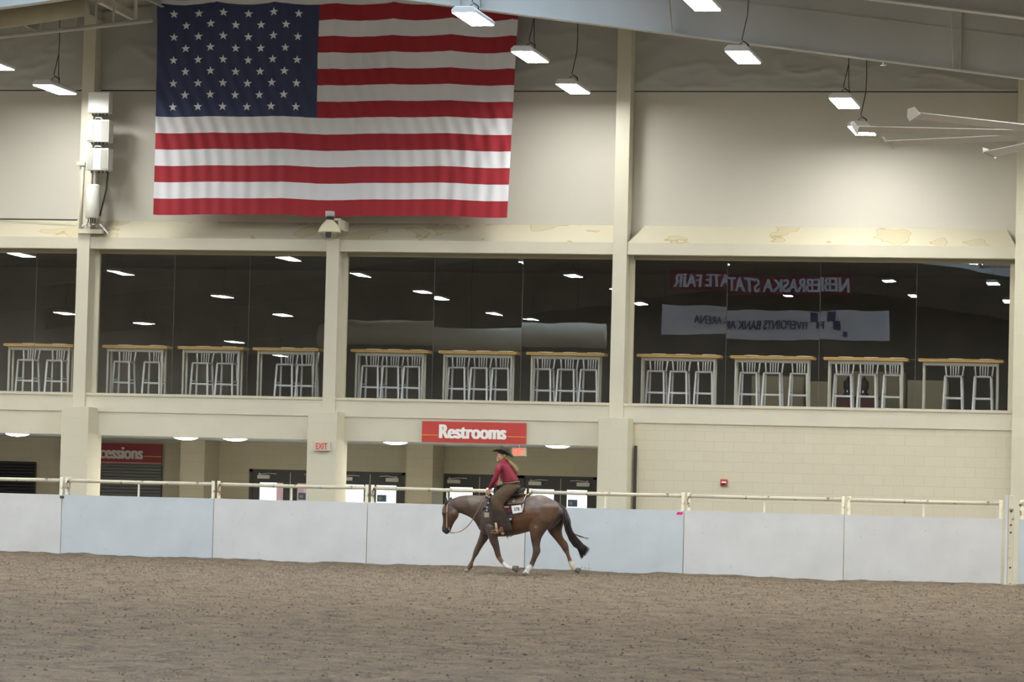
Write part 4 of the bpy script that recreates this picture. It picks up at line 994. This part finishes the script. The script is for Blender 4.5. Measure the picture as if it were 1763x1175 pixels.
# tail dock
loft(mb, [S(k1, 1030, 520, 1010, 570, .05), S(k1, 1060, 535, 1045, 590, .045), S(k1, 1085, 570, 1060, 610, .035)], 10)
body = fuse(mb, 'body', M_coat, horse, .0125, 5)
base_c = (.070, .042, .030)
def W_(k, x, y, yo=0): return at(*k(x, y), HY+yo)
white = (.72, .70, .66)
paint(body, base_c, [
    (W_(k1, 930, 500, -.15), .36, (.125, .088, .074)), (W_(k1, 920, 470), .22, (.17, .13, .115)), (W_(k1, 780, 680, -.3), .36, (.135, .066, .030)), (W_(k1, 960, 600, -.25), .2, (.12, .062, .032)), (W_(k1, 560, 640, -.2), .35, (.085, .062, .054)),
    (W_(kh, 600, 330), .16, (.11, .068, .04)), (W_(kh, 900, 260), .20, (.17, .125, .085)), (W_(kh, 400, 640, -.08), .12, (.11, .062, .035)), (W_(k1, 1040, 640), .22, (.038, .022, .017)),  # pale crest spot: golden neck highlight painted into the coat colour
    (W_(kh, 200, 990), .13, (.035, .03, .03)), (W_(kh, 200, 620, -.08), .07, (.04, .03, .028)), (W_(k4, 360, 640, FH), .22, (.13, .07, .035)), (W_(k4, 450, 850, FH), .12, (.15, .085, .045)),
    (W_(k5, 480, 560, FF), .26, (.095, .06, .035)), (W_(k5, 330, 850, FF), .13, (.12, .075, .04)), (W_(k5, 260, 985, FF), .075, (.42, .32, .20)), (W_(k5, 970, 760, NF), .09, (.20, .12, .075)),
    (W_(k5, 1080, 860, NF), .10, white), (W_(k5, 1170, 915, NF), .09, white),
    (W_(k1, 812, 1040, NH), .115, white), (W_(k1, 795, 1070, NH), .08, white), (W_(k1, 870, 870, NH), .05, (.17, .14, .12)), (W_(k1, 865, 715, -.3), .05, (.22, .18, .15)),
    (W_(k4, 485, 965, FH), .085, (.60, .52, .42)), (W_(k4, 515, 1020, FH), .075, (.55, .48, .38))])
# hooves
M_hoof = mat('grey_hoof', (.13, .12, .11), .5, noise=.2, nscale=30)
def hoof(c, d, r=.062, h=.085):
    """c: top centre, d: direction to the toe tip down the hoof axis"""
    c = Vector(c); d = Vector(d).normalized(); s_ = Vector((0, 1, 0)); u = d.cross(s_).normalized()
    mb = MB(); rings = []
    for t, q in ((-.15, .62), (0, .72), (.5, .88), (1, 1.02), (1.06, .9)):
        rings.append([c+d*h*t+(u*math.cos(a)*1.12+s_*math.sin(a))*r*q for a in [2*PI*k/16 for k in range(16)]])
    mb.rings(rings); return mb.build('hoof', M_hoof, horse, smooth=True)
hoof(W_(k5, 258, 985, FF), (-.45, 0, -1), .055, .075)
hoof(W_(k5, 1215, 925, NF), (1, 0, -.22), .055, .085)
hoof(W_(k1, 795, 1070, NH), (-.25, 0, -1), .055, .055)
hoof(W_(k4, 545, 1035, FH), (1, 0, -.35), .052, .07)
# ears, eyes, nostril
mb = MB()
for yo, pts in ((-.055, ((205, 395), (275, 375), (272, 300), (232, 195))), (.06, ((300, 300), (365, 290), (352, 240), (348, 200)))):
    A, B, C2, T = [W_(kh, x, y, yo) for x, y in pts]
    c = (A+B)/2; w = (B-A)/2
    mb.rings([[c+(T-c)*t+w*q*math.cos(a)+Vector((0, .028*q*math.sin(a), 0)) for a in [2*PI*k/10 for k in range(10)]] for t, q in ((-.1, .8), (.2, 1), (.5, .85), (.8, .45), (1, .06))])
mb.build('ears', mat('dark_ear', (.035, .026, .024), .6), horse, smooth=True)
mb = MB()
for s_ in (-1, 1): mb.sphere(W_(kh, 172, 590, s_*.098), .017, 10)
mb.build('eyes', mat('eye_black', (.01, .008, .008), .1), horse, smooth=True)
mb = MB()
for s_ in (-1, 1): mb.sphere(W_(kh, 165, 965, s_*.060), .013, 8, sc=(.7, .5, 1.2))
mb.build('nostrils', M_dark, horse)
def strands(mb, roots, n, rad):
    for i in range(n): mb.tube(roots(i), rad, 4)
# mane : thin strands over the crest, falling on the far side
mb = MB()
for i in range(90):
    t = i/89; x = 250+t*870; y = 290-min(t*6, 1)*60-40*math.sin(min(t*1.3, 1)*1.5)
    y = {0: y}.get(0); yy = np.interp(x, [235, 400, 520, 660, 860, 1120], [300, 250, 207, 184, 180, 184])
    p = W_(kh, x, yy+6, .0); l = random.uniform(.05, .10)
    mb.tube([p+Vector((0, -.012, -.01)), p+Vector((random.uniform(-.01, .01), .03, .010)), p+Vector((random.uniform(-.02, .02), .085, -l))], [.006, .008, .003], 4)
mb.build('mane', mat('brown_mane', (.085, .05, .032), .6), horse, smooth=True)
# tail
mb = MB(); M_tail = mat('dark_tail_hair', (.028, .018, .018), .5, noise=.3, nscale=30)
tl = [(300, 175), (345, 200), (385, 260), (405, 340), (420, 430), (455, 540), (520, 640), (590, 720), (660, 790)]
loft(mb, [S(k4, 330, 160, 270, 215, .035), S(k4, 400, 220, 330, 300, .05), S(k4, 440, 300, 360, 360, .055), S(k4, 475, 400, 385, 440, .06), S(k4, 485, 500, 405, 540, .06), S(k4, 545, 595, 462, 640, .05), S(k4, 605, 680, 540, 720, .035), S(k4, 645, 755, 605, 780, .014)], 14)
for i in range(210):
    sx = random.gauss(0, 17); yo = random.gauss(0, .035); u = random.random()
    end = (615+105*u+random.uniform(-14, 14), 885-110*u+random.uniform(-28, 22))
    path = [(395+sx, 300), (425+sx, 420+sx*.2), (455+sx, 530), (508+sx*1.15, 625-sx*.5), (572+sx*1.2, 705-sx*.7)]
    lx, ly = path[-1]; path.append(((lx+end[0])/2+4, (ly+end[1])/2-8)); path.append(end)
    mb.tube([W_(k4, x, y, yo) for x, y in path], [.008, .010, .010, .009, .008, .005, .0012], 4)
for i in range(22):
    sx = random.uniform(0, 16); yo = random.gauss(0, .03); q = random.random()
    path = [(450+sx, 430), (478+sx, 520), (525, 565+10*q), (600, 590+20*q), (660+20*q, 615+12*q), (650+90*random.random(), 632+random.uniform(-15, 8))]
    mb.tube([W_(k4, x, y, yo) for x, y in path], [.005, .005, .004, .003, .002, .0008], 4)
mb.build('tail', M_tail, horse, smooth=True)

# --- bridle
M_lea = mat('dark_oiled_leather', (.045, .026, .018), .5, noise=.2, nscale=30); M_tanl = mat('tan_leather', (.42, .24, .12), .6, noise=.1, nscale=20)
M_blk = mat('black_leather', (.016, .014, .015), .65)
br = thing('bridle', W_(kh, 250, 600), 'leather western bridle on the lowered horse head', 'bridle')
for s_ in (-1, 1):
    y0 = s_
    MB().bar(W_(kh, 262, 395, y0*.085), W_(kh, 250, 560, y0*.108), .008, .024, up=(1, 0, 0)).bar(W_(kh, 250, 560, y0*.108), W_(kh, 250, 900, y0*.068), .008, .02, up=(1, 0, 0)).build('cheek_strap', M_tanl, br)
    MB().sphere(W_(kh, 250, 545, y0*.115), .014, 8).build('concho', M_silver, br)
    MB().sphere(W_(kh, 296, 915, y0*.066), .016, 8).build('bit_ring', mat('red_accent', (.6, .03, .03), .4), br)
    MB().tube([W_(kh, 280, 915, y0*.066), W_(kh, 330, 985, y0*.06), W_(kh, 345, 1030, y0*.05)], .007, 6).build('bit_shank', M_silver, br)
MB().bar(W_(kh, 262, 395, -.085), W_(kh, 262, 330, 0)+Vector((0, 0, .02)), .02, .008).bar(W_(kh, 262, 330, 0)+Vector((0, 0, .02)), W_(kh, 262, 395, .085), .02, .008).build('headstall', M_tanl, br)
# --- saddle pad, saddle
def hug(k, x, y, extra=0.0, s_=-1):
    """point on the near flank of the trunk at that height, pushed out by extra"""
    p = W_(k, x, y); 
    top, bot = W_(k1, 650, 480).z, W_(k1, 650, 788).z; c = (top+bot)/2; h = (top-bot)/2
    q = max(-1, min(1, (p.z-c)/h)); r = .315*math.sqrt(max(0, 1-q*q))
    return W_(k, x, y, s_*(r+extra)) if r+extra > 0 else p
def sheet(mb, rows, t, mi=0):
    """grid of points (rows of equal length) thickened by vector t"""
    t = Vector(t); n = len(rows[0]); o = [p for r in rows for p in r]; vs = o+[p+t for p in o]; m_ = len(o); fs = []
    for i in range(len(rows)-1):
        for j in range(n-1):
            a = i*n+j; fs.append((a, a+1, a+n+1, a+n)); fs.append((a+m_, a+n+m_, a+n+1+m_, a+1+m_))
    R = len(rows)-1
    for j in range(n-1): fs.append((j, j+m_, j+1+m_, j+1)); a = R*n+j; fs.append((a, a+1, a+1+m_, a+m_))
    for i in range(R): a = i*n; fs.append((a, a+n, a+n+m_, a+m_)); a = i*n+n-1; fs.append((a, a+m_, a+n+m_, a+n))
    mb.add(vs, fs, mi)
pad = thing('saddle_pad', W_(k3, 600, 330), 'dark red and black saddle pad with a cream curved rear edge', 'saddle pad')
def padsheet(x0, x1, ytop, ybot, ex, n=12, m_=8, arc=0, s_=-1):
    rows = []
    for j in range(m_+1):
        v = j/m_; r = []
        for i in range(n+1):
            u = i/n; x = x0+(x1-x0)*u; yt = ytop(u) if callable(ytop) else ytop; yb = ybot(u) if callable(ybot) else ybot
            y = yt+(yb-yt)*v; r.append(hug(k3, x+arc*math.sin(v*PI/2)*u, y, ex, s_))
        rows.append(r)
    return rows
for s_ in (-1, 1):
    mb = MB(); sheet(mb, padsheet(300, 985, lambda u: 215-25*u, lambda u: 640-90*u, .018, arc=-110, s_=s_), (0, -.012*s_*-1, 0)); mb.build('blanket', mat('red_black_blanket', (.10, .016, .018), .85, noise=.5, nscale=18), pad, smooth=True)
edge = [(1010, 190), (960, 215), (925, 270), (902, 340), (888, 420), (876, 500), (868, 555)]
MB().tube([hug(k3, x, y, .035) for x, y in edge], .013, 8).build('edge_binding', mat('cream_binding', (.62, .56, .42), .7), pad, smooth=True)
MB().tube([hug(k3, x, y, .035, 1) for x, y in edge], .013, 8).build('edge_binding', MATS['cream_binding'], pad, smooth=True)
MB().tube([hug(k3, x+14, y, .02) for x, y in edge], .02, 8).build('black_edge', M_blk, pad, smooth=True)
mb = MB()
for k in range(9): mb.tube([hug(k3, 500+k*12, 440, .05), hug(k3, 498+k*12, 462, .05)], .003, 4)
mb.build('fringe', MATS['cream_binding'], pad)
sad = thing('saddle', W_(k3, 600, 200), 'brown leather western saddle with a raised rolled cantle', 'saddle')
mb = MB()
loft(mb, [S(k3, 330, 120, 330, 260, .12), S(k3, 420, 110, 420, 280, .16), S(k3, 560, 160, 560, 290, .17), S(k3, 680, 150, 680, 280, .18), S(k3, 790, 130, 790, 260, .19), S(k3, 880, 150, 880, 240, .17)], 16)
fuse(mb, 'seat', mat('brown_tooled_leather', (.12, .075, .05), .5, noise=.3, nscale=40, bump=.3, bscale=80), sad, .014, 4)
mb = MB(); rr = []
for i in range(13):
    a = -1+2*i/12; c = W_(k3, 900-120*abs(a)**1.5*1.2, 95+75*abs(a)**1.6, a*.19); rr.append(c)
mb.tube(rr, [.03]+[.036]*11+[.03], 10); sheet(mb, [rr, [p+Vector((-.03, 0, -.10)) for p in rr]], (.025, 0, 0)); mb.build('cantle', M_blk, sad, smooth=True)
mb = MB(); sheet(mb, padsheet(560, 905, lambda u: 250-75*u, lambda u: 408-24*u, .055), (0, .012, 0)); mb.build('skirt', mat('brown_tooled_leather', (.12, .075, .05), .5, noise=.3, nscale=40, bump=.3, bscale=80), sad, smooth=True)
mb = MB(); sheet(mb, padsheet(560, 905, lambda u: 250-75*u, lambda u: 408-24*u, .055, s_=1), (0, -.012, 0)); mb.build('skirt', MATS['brown_tooled_leather'], sad, smooth=True)
mb = MB(); mb.tube([W_(k3, 370, 140), W_(k3, 385, 80), W_(k3, 395, 50)], [.045, .028, .024], 10); mb.lathe([(.02, 0), (.042, .01), (.042, .03), (.02, .035)], W_(k3, 392, 50), 14); mb.build('horn', M_blk, sad, smooth=True)
mb = MB(); mb.tube([W_(k3, 360, 230, -.17), W_(k3, 350, 150, -.10), W_(k3, 350, 115, 0), W_(k3, 350, 150, .10), W_(k3, 360, 230, .17)], [.045, .055, .06, .055, .045], 10); mb.build('fork', M_blk, sad, smooth=True)
MB().bar(hug(k3, 668, 345, .075), hug(k3, 715, 322, .075), .01, .018).build('silver_concho', M_silver, sad)
MB().sphere(hug(k3, 862, 178, .05), .014, 8).build('silver_concho', M_silver, sad)
# rear cinch and straps
mb = MB(); mb.bar(hug(k3, 625, 350, .06), hug(k3, 630, 690, .05), .012, .085, up=(1, 0, 0)); mb.bar(hug(k3, 630, 690, .05), hug(k3, 640, 930, .03), .012, .08, up=(1, 0, 0)).bar(hug(k3, 640, 930, .03), W_(k3, 640, 985, 0), .012, .08, up=(1, 0, 0))
mb.build('cinch_strap', M_blk, sad)
MB().box(*(lambda c: (c.x-.035, c.x+.035, c.y-.02, c.y, c.z-.018, c.z+.018))(hug(k3, 622, 702, .07))).build('buckle', M_silver, sad, bevel=.006)
MB().tube([W_(k3, 500, 1020, -.05), W_(k3, 560, 1045, -.03), W_(k3, 640, 1050, -.02), W_(k3, 700, 1010, -.05)], .006, 5).tube([W_(k3, 550, 1040, -.03), W_(k3, 585, 1090, -.03)], .007, 5).build('loose_strap', M_blk, sad)
# stirrup
p = hug(k3, 300, 930, .16)
MB().tube([W_(k3, 330, 770, -.46), W_(k3, 342, 830, -.46), W_(k3, 350, 905, -.46)], [.018, .022, .028], 8).build('stirrup', mat('pale_stirrup', (.62, .40, .22), .5), sad, smooth=True)
MB().tube([W_(k3, 350, 905, -.47), W_(k3, 362, 955, -.45), W_(k3, 362, 965, -.30), W_(k3, 350, 900, -.30), W_(k3, 335, 775, -.38)], [.02, .018, .018, .014, .014], 8).build('stirrup_tread', MATS['pale_stirrup'], sad, smooth=True)
# breast collar
bc = thing('breast_collar', W_(k3, 170, 420), 'black breast collar with silver plates in front of the rider\'s knee', 'breast collar')
cp = [(250, 190), (200, 240), (180, 330), (165, 410), (150, 480), (160, 560)]
MB().tube([hug(k3, x, y, .04) for x, y in cp], .028, 8).build('strap', M_blk, bc, smooth=True)
for x, y in ((205, 250), (185, 370), (158, 460), (155, 520), (272, 250)): MB().lathe([(.02, -.006), (.02, .006)], hug(k3, x, y, .075), 10, axis='y').build('silver_plate', M_silver, bc)
mb = MB()
for i in range(5): mb.bar(hug(k3, 112+i*20, 560, .06), hug(k3, 112+i*20, 660, .07), .008, .006)
mb.build('fringe', MATS['cream_binding'], bc)
MB().tube([hug(k3, 130, 500, .03), W_(k1, 470, 560, -.22), W_(k1, 440, 640, -.08), W_(k1, 436, 660, 0)], .014, 6).build('chest_strap', M_blk, bc)
# number card
c0 = [hug(k3, 660, 432, .085), hug(k3, 858, 405, .085), hug(k3, 868, 556, .085), hug(k3, 682, 590, .085)]
ym = min(c.y for c in c0); c0 = [Vector((c.x, ym-.004, c.z)) for c in c0]
nc = thing('number_card', (c0[0]+c0[2])/2, 'white card with the number 378 on the saddle pad', 'number card')
MB().prism(c0, (0, .004, 0)).build('card', M_paper, nc)
tx = text_mesh('number', '378', mat('ink_navy', (.03, .04, .12), .6), .062, .105, (c0[0]+c0[2])/2+Vector((0, -.004, 0)), parent=nc, weight=.01, depth=.002)
tx.rotation_euler = (0, -.12, 0)
# ---------------------------------------------------------------- rider
rider = thing('rider', W_(k3, 600, 250), 'person in a dark red shirt, brown chaps and black cowboy hat riding the horse', 'person')
M_skin = mat('skin', (.58, .33, .24), .55)
mb = MB()
# torso inside the shirt, neck, head
loft(mb, [S(k2, 600, 940, 800, 925, .09), S(k2, 560, 800, 780, 770, .10), S(k2, 500, 620, 680, 590, .10), S(k2, 500, 500, 610, 470, .05), S(k2, 490, 440, 600, 420, .05)], 14)
loft(mb, [S(k2, 470, 445, 590, 430, .055), S(k2, 440, 420, 600, 400, .062), S(k2, 412, 370, 612, 360, .070), S(k2, 408, 320, 618, 320, .073), S(k2, 415, 275, 610, 270, .070), S(k2, 440, 235, 585, 230, .055)], 14)
mb.rings([[W_(k2, x, y, 0)+Vector((0, w*math.sin(a), h*math.cos(a))) for a in [2*PI*k/8 for k in range(8)]] for x, y, w, h in ((420, 345, .016, .03), (395, 385, .016, .016), (384, 402, .011, .010), (400, 412, .012, .010))])   # nose
mb.sphere(W_(k2, 425, 442), .026, 8); mb.sphere(W_(k2, 412, 425), .018, 8)                       # chin and lips
for s_ in (-1, 1): mb.sphere(W_(k2, 530, 375, s_*.072), .022, 8, sc=(.7, .4, 1.1))              # ears
# arms
AN, AF = -.19, .19
def arm(yo, pts):
    loft(mb, [S(k2, *p, yo+dy) for p, dy in pts], 12)
arm(AN, [((430, 580, 490, 580, .03), 0), ((365, 760, 420, 785, .03), 0), ((280, 905, 328, 930, .026), .03), ((205, 1040, 262, 1070, .026), .09)])
arm(AF, [((430, 580, 500, 580, .03), 0), ((410, 760, 470, 780, .03), 0), ((400, 900, 470, 930, .033), -.03), ((420, 1030, 470, 1050, .026), -.08)])
# hands: palm plus five curled digits each
def hand(c, d, s_):
    c = Vector(c); d = Vector(d).normalized(); la = Vector((0, 1, 0))*s_; up = d.cross(Vector((0, 1, 0))).normalized()
    if up.z < 0: up = -up
    mb.rings([[c+d*t+up*w*math.cos(a)+Vector((0, .017*q*math.sin(a), 0)) for a in [2*PI*k/10 for k in range(10)]] for t, w, q in ((-.045, .024, 1), (0, .036, 1), (.035, .042, .95), (.05, .036, .7))])
    for i, l in enumerate((.030, .034, .032, .026)):
        b0 = c+d*.045+up*(.033-.022*i); mb.tube([b0, b0+d*l, b0+d*(l+.012)+la*.022, b0+d*(l-.008)+la*.042, b0+d*(l-.028)+la*.04], [.0095, .009, .0088, .008, .007], 7)
    b0 = c+up*.035; mb.tube([b0-d*.01, b0+up*.018+d*.015+la*.01, b0+up*.012+d*.042+la*.025, b0+d*.055+la*.036], [.011, .0105, .0095, .008], 7)
hand(W_(k2, 215, 1120, AN+.10), (-.35, .1, -1), 1); hand(W_(k2, 440, 1085, AF-.10), (-.1, -.1, -1), -1)
# legs inside the chaps, feet
for yo, dx in ((-.30, 0), (.30, 20)):
    loft(mb, [S(k3, 620+dx, 20, 760+dx, 60, .06, yo*.5), S(k3, 480+dx, 120, 600+dx, 190, .05, yo*.8), S(k3, 330+dx, 280, 440+dx, 350, .04, yo*1.1), S(k3, 350+dx, 420, 440+dx, 420, .04, yo*1.2), S(k3, 380+dx, 640, 480+dx, 640, .035, yo*1.25), S(k3, 420+dx, 850, 500+dx, 860, .035, yo*1.28)], 12)
pb = fuse(mb, 'body', M_skin, rider, .0085, 2)
# face marks
mb = MB()
for s_ in (-1, 1): mb.sphere(W_(k2, 418, 338, s_*.038), .009, 8)
mb.build('eyes', M_dark, rider)
MB().tube([W_(k2, 408, 424, -.022), W_(k2, 400, 424, 0), W_(k2, 408, 424, .022)], .005, 5).build('mouth', mat('lip', (.45, .15, .13), .5), rider)
# shirt
mb = MB()
loft(mb, [S(k2, 535, 965, 880, 930, .145), S(k2, 500, 860, 878, 850, .155), S(k2, 470, 740, 830, 740, .165), S(k2, 425, 620, 760, 610, .175), S(k2, 430, 540, 700, 520, .165), S(k2, 470, 480, 650, 460, .11), S(k2, 500, 440, 620, 430, .062)], 18)
for yo, a1 in ((AN, 0), (AF, 60)):
    s_ = 1 if yo < 0 else -1
    loft(mb, [S(k2, 410, 520, 540, 520, .06, yo*.8), S(k2, 355, 620, 505, 640, .06, yo), S(k2, 335, 740, 455, 770, .05, yo), S(k2, 300+a1, 830, 405+a1, 880, .046, yo+s_*.01), S(k2, 240+a1*2, 950, 335+a1*2, 980, .042, yo+s_*.04), S(k2, 205+a1*3.4, 1040, 278+a1*3.4, 1072, .036, yo+s_*.09)], 14)
M_shirt = mat('dark_red_shirt', (.27, .018, .042), .6, noise=.15, nscale=12, bump=.5, bscale=14)
fuse(mb, 'shirt', M_shirt, rider, .010, 2)
mb = MB(); loft(mb, [S(k2, 490, 455, 640, 435, .075), S(k2, 500, 425, 620, 415, .068)], 14); mb.build('collar', M_shirt, rider, smooth=True)
mb = MB()
for yo, x, y in ((AN+.09, 240, 1058), (AF-.09, 446, 1060)):
    mb.tube([W_(k2, x+10, y-22, yo), W_(k2, x-4, y+12, yo)], [.042, .042], 12)
mb.build('cuffs', mat('purple_cuff', (.14, .02, .06), .6), rider)
# chaps
mb = MB()
loft(mb, [S(k2, 530, 950, 910, 920, .15), S(k2, 530, 1040, 925, 1010, .165), S(k2, 540, 1120, 900, 1120, .17)], 16)
for yo in (-.30, .30):
    loft(mb, [S(k3, 520, 0, 840, 60, .10, yo*.5), S(k3, 390, 95, 680, 200, .10, yo*.85), S(k3, 250, 240, 520, 390, .09, yo*1.1), S(k3, 235, 360, 490, 440, .085, yo*1.2), S(k3, 250, 500, 530, 520, .075, yo*1.25)], 16)
M_chap = mat('brown_suede_chaps', (.072, .046, .021), .85, noise=.25, nscale=14, bump=.4, bscale=20)
fuse(mb, 'chaps', M_chap, rider, .012, 3)
for s_ in (-1, 1):
    mb = MB()
    loft(mb, [S(k3, 240, 430, 500, 440, .085, s_*.36), S(k3, 262, 560, 560, 560, .075, s_*.37), S(k3, 270, 700, 610, 700, .06, s_*.385), S(k3, 340, 830, 660, 830, .05, s_*.39), S(k3, 400, 930, 690, 930, .03, s_*.39)], 16)
    fuse(mb, 'chap_flare', mat('dark_suede_flare', (.045, .028, .020), .9, noise=.3, nscale=14, bump=.5, bscale=22), rider, .012, 3)
mb = MB()
for i in range(34):
    t = i/33; x, y = 500+t*170, 440+t*430
    a = W_(k3, x-20, y, -.40); b = W_(k3, x+random.uniform(20, 50), y+random.uniform(60, 90), -.385); mb.tube([a, a.lerp(b, .5)+Vector((.01, -.01, .01)), b], [.006, .005, .003], 4)
mb.build('chap_fringe', MATS['dark_suede_flare'], rider)
MB().tube([W_(k2, 540, 950, -.155), W_(k2, 700, 945, -.17), W_(k2, 890, 915, -.10), W_(k2, 905, 915, 0)], .014, 8).build('belt', mat('tan_belt', (.16, .10, .055), .5), rider, smooth=True)
# boots
for yo in (-.40, .40):
    mb = MB(); loft(mb, [S(k3, 420, 850, 500, 860, .042, yo), S(k3, 400, 900, 500, 930, .042, yo), S(k3, 350, 905, 470, 980, .042, yo), S(k3, 290, 905, 330, 970, .042, yo), S(k3, 240, 925, 262, 962, .03, yo)], 14)
    bt = fuse(mb, 'boot', mat('brown_boot', (.14, .085, .05), .5), rider, .010, 2)
    MB().bar(W_(k3, 236, 966, yo), W_(k3, 400, 985, yo), .07, .012).bar(W_(k3, 450, 965, yo), W_(k3, 500, 1000, yo), .05, .04).build('sole', M_tanl, bt)
# hair
M_hair = mat('blonde_hair', (.42, .30, .14), .55, noise=.3, nscale=30)
mb = MB(); loft(mb, [S(k2, 500, 300, 640, 290, .085), S(k2, 510, 350, 650, 350, .083), S(k2, 560, 410, 660, 400, .055)], 12)
for i in range(70):
    sx = random.uniform(-24, 24); yo = random.uniform(-.045, .045)
    mb.tube([W_(k2, 610+sx*.5, 350, yo), W_(k2, 655+sx*.8, 430, yo), W_(k2, 715+sx*1.3, 505-sx*.3, yo), W_(k2, 800+sx*1.5, 575-sx*.5, yo), W_(k2, 845+sx*1.6, 650, yo), W_(k2, 850+sx*1.3, 735+random.uniform(-40, 15), yo)], [.012, .012, .011, .010, .008, .002], 5)
mb.build('hair', M_hair, rider, smooth=True)
# hat
hat = thing('cowboy_hat', W_(k2, 540, 240), 'black cowboy hat with upswept brim on the rider', 'hat')
M_hat = mat('black_felt_hat', (.022, .018, .016), .8); M_hat2 = mat('olive_brown_felt', (.05, .038, .022), .8)
F0 = W_(k2, 305, 235); B0 = W_(k2, 770, 385); mid = (F0+B0)/2; ax = (B0-F0)/2; nrm = Vector((-ax.z, 0, ax.x)).normalized()
if nrm.z < 0: nrm = -nrm
def brim(t, rr, lift):   # t angle, rr 0..1
    p = mid+ax*math.cos(t)*rr+Vector((0, 1, 0))*math.sin(t)*.165*rr
    return p+nrm*(.085*abs(math.sin(t))**2*rr**2+.022*math.cos(t)**2*(1-rr)*2+lift)
mb = MB(); rows = []
for rr in (.42, .6, .78, .92, 1.0): rows.append([brim(2*PI*k/28, rr, .012) for k in range(29)])
sheet(mb, rows, nrm*-.010); mb.build('brim', M_hat, hat, smooth=True)
mb = MB(); rings = []
ctr = mid+nrm*.03
for s_, h_ in ((.46, -.02), (.47, .02), (.44, .06), (.40, .095), (.33, .115), (.15, .105), (.02, .10)):
    rings.append([ctr+ax*math.cos(a)*s_*1.02+Vector((0, 1, 0))*math.sin(a)*.20*s_*(1 if h_ < .08 else .8)+nrm*(h_+(.012*math.cos(a)**2 if h_ > .09 else 0))+ax.normalized()*-.01 for a in [2*PI*k/24 for k in range(24)]])
mb.rings(rings); mb.build('crown', M_hat2, hat, smooth=True)
rings = []
for s_, h_ in ((.475, .0), (.48, .02)): rings.append([ctr+ax*math.cos(a)*s_*1.02+Vector((0, 1, 0))*math.sin(a)*.20*s_+nrm*h_+ax.normalized()*-.01 for a in [2*PI*k/24 for k in range(24)]])
MB().rings(rings).build('hat_band', M_blk, hat, smooth=True)
# reins
rn = thing('reins', W_(kh, 600, 960), 'thin leather reins looping from the bit to the rider\'s hand', 'reins')
hd = W_(k2, 212, 1130, AN+.10)
for s_, yo in ((0, -.055), (1, .055)):
    pts = [(335, 1022), (420, 1018), (520, 1000), (600, 962), (680, 900), (760, 820), (835, 710), (930, 550), (1040, 330), (1120, 190), (1155, 140)]
    P_ = [W_(kh, x+s_*8, y, yo*(1-i/10)+(AN+.1)*(i/10)-(.10 if (s_ == 0 and i > 5) else 0)*math.sin(min((i-5)/5, 1)*PI)) for i, (x, y) in enumerate(pts)]
    P_.append(hd)
    MB().tube(P_, .006, 6).build('rein', M_tanl if s_ == 0 else M_lea, rn, smooth=True)
MB().tube([W_(kh, 330, 1022, -.055), W_(kh, 420, 1018, -.055)], .010, 6).build('rein_chain', M_silver, rn)
# kicked-up dirt behind the trailing hooves
mb = MB()
for i in range(90):
    p = W_(k4, random.gauss(690, 45), random.gauss(1080, 45), FH+random.uniform(-.15, .15)); r_ = random.choice((.004, .006, .009)); 
    if p.z > gz(p.x, p.y): mb.sphere(p, r_, 5)
for i in range(40):
    p = W_(k5, random.gauss(1330, 60), random.gauss(960, 30), NF+random.uniform(-.1, .1)); 
    if p.z > gz(p.x, p.y): mb.sphere(p, random.choice((.004, .006)), 5)
tag(mb.build('kicked_up_dirt', mat('flying_dirt', (.17, .13, .095), .95)), 'specks of dirt kicked up behind the horse\'s hooves', 'dirt', kind='stuff')
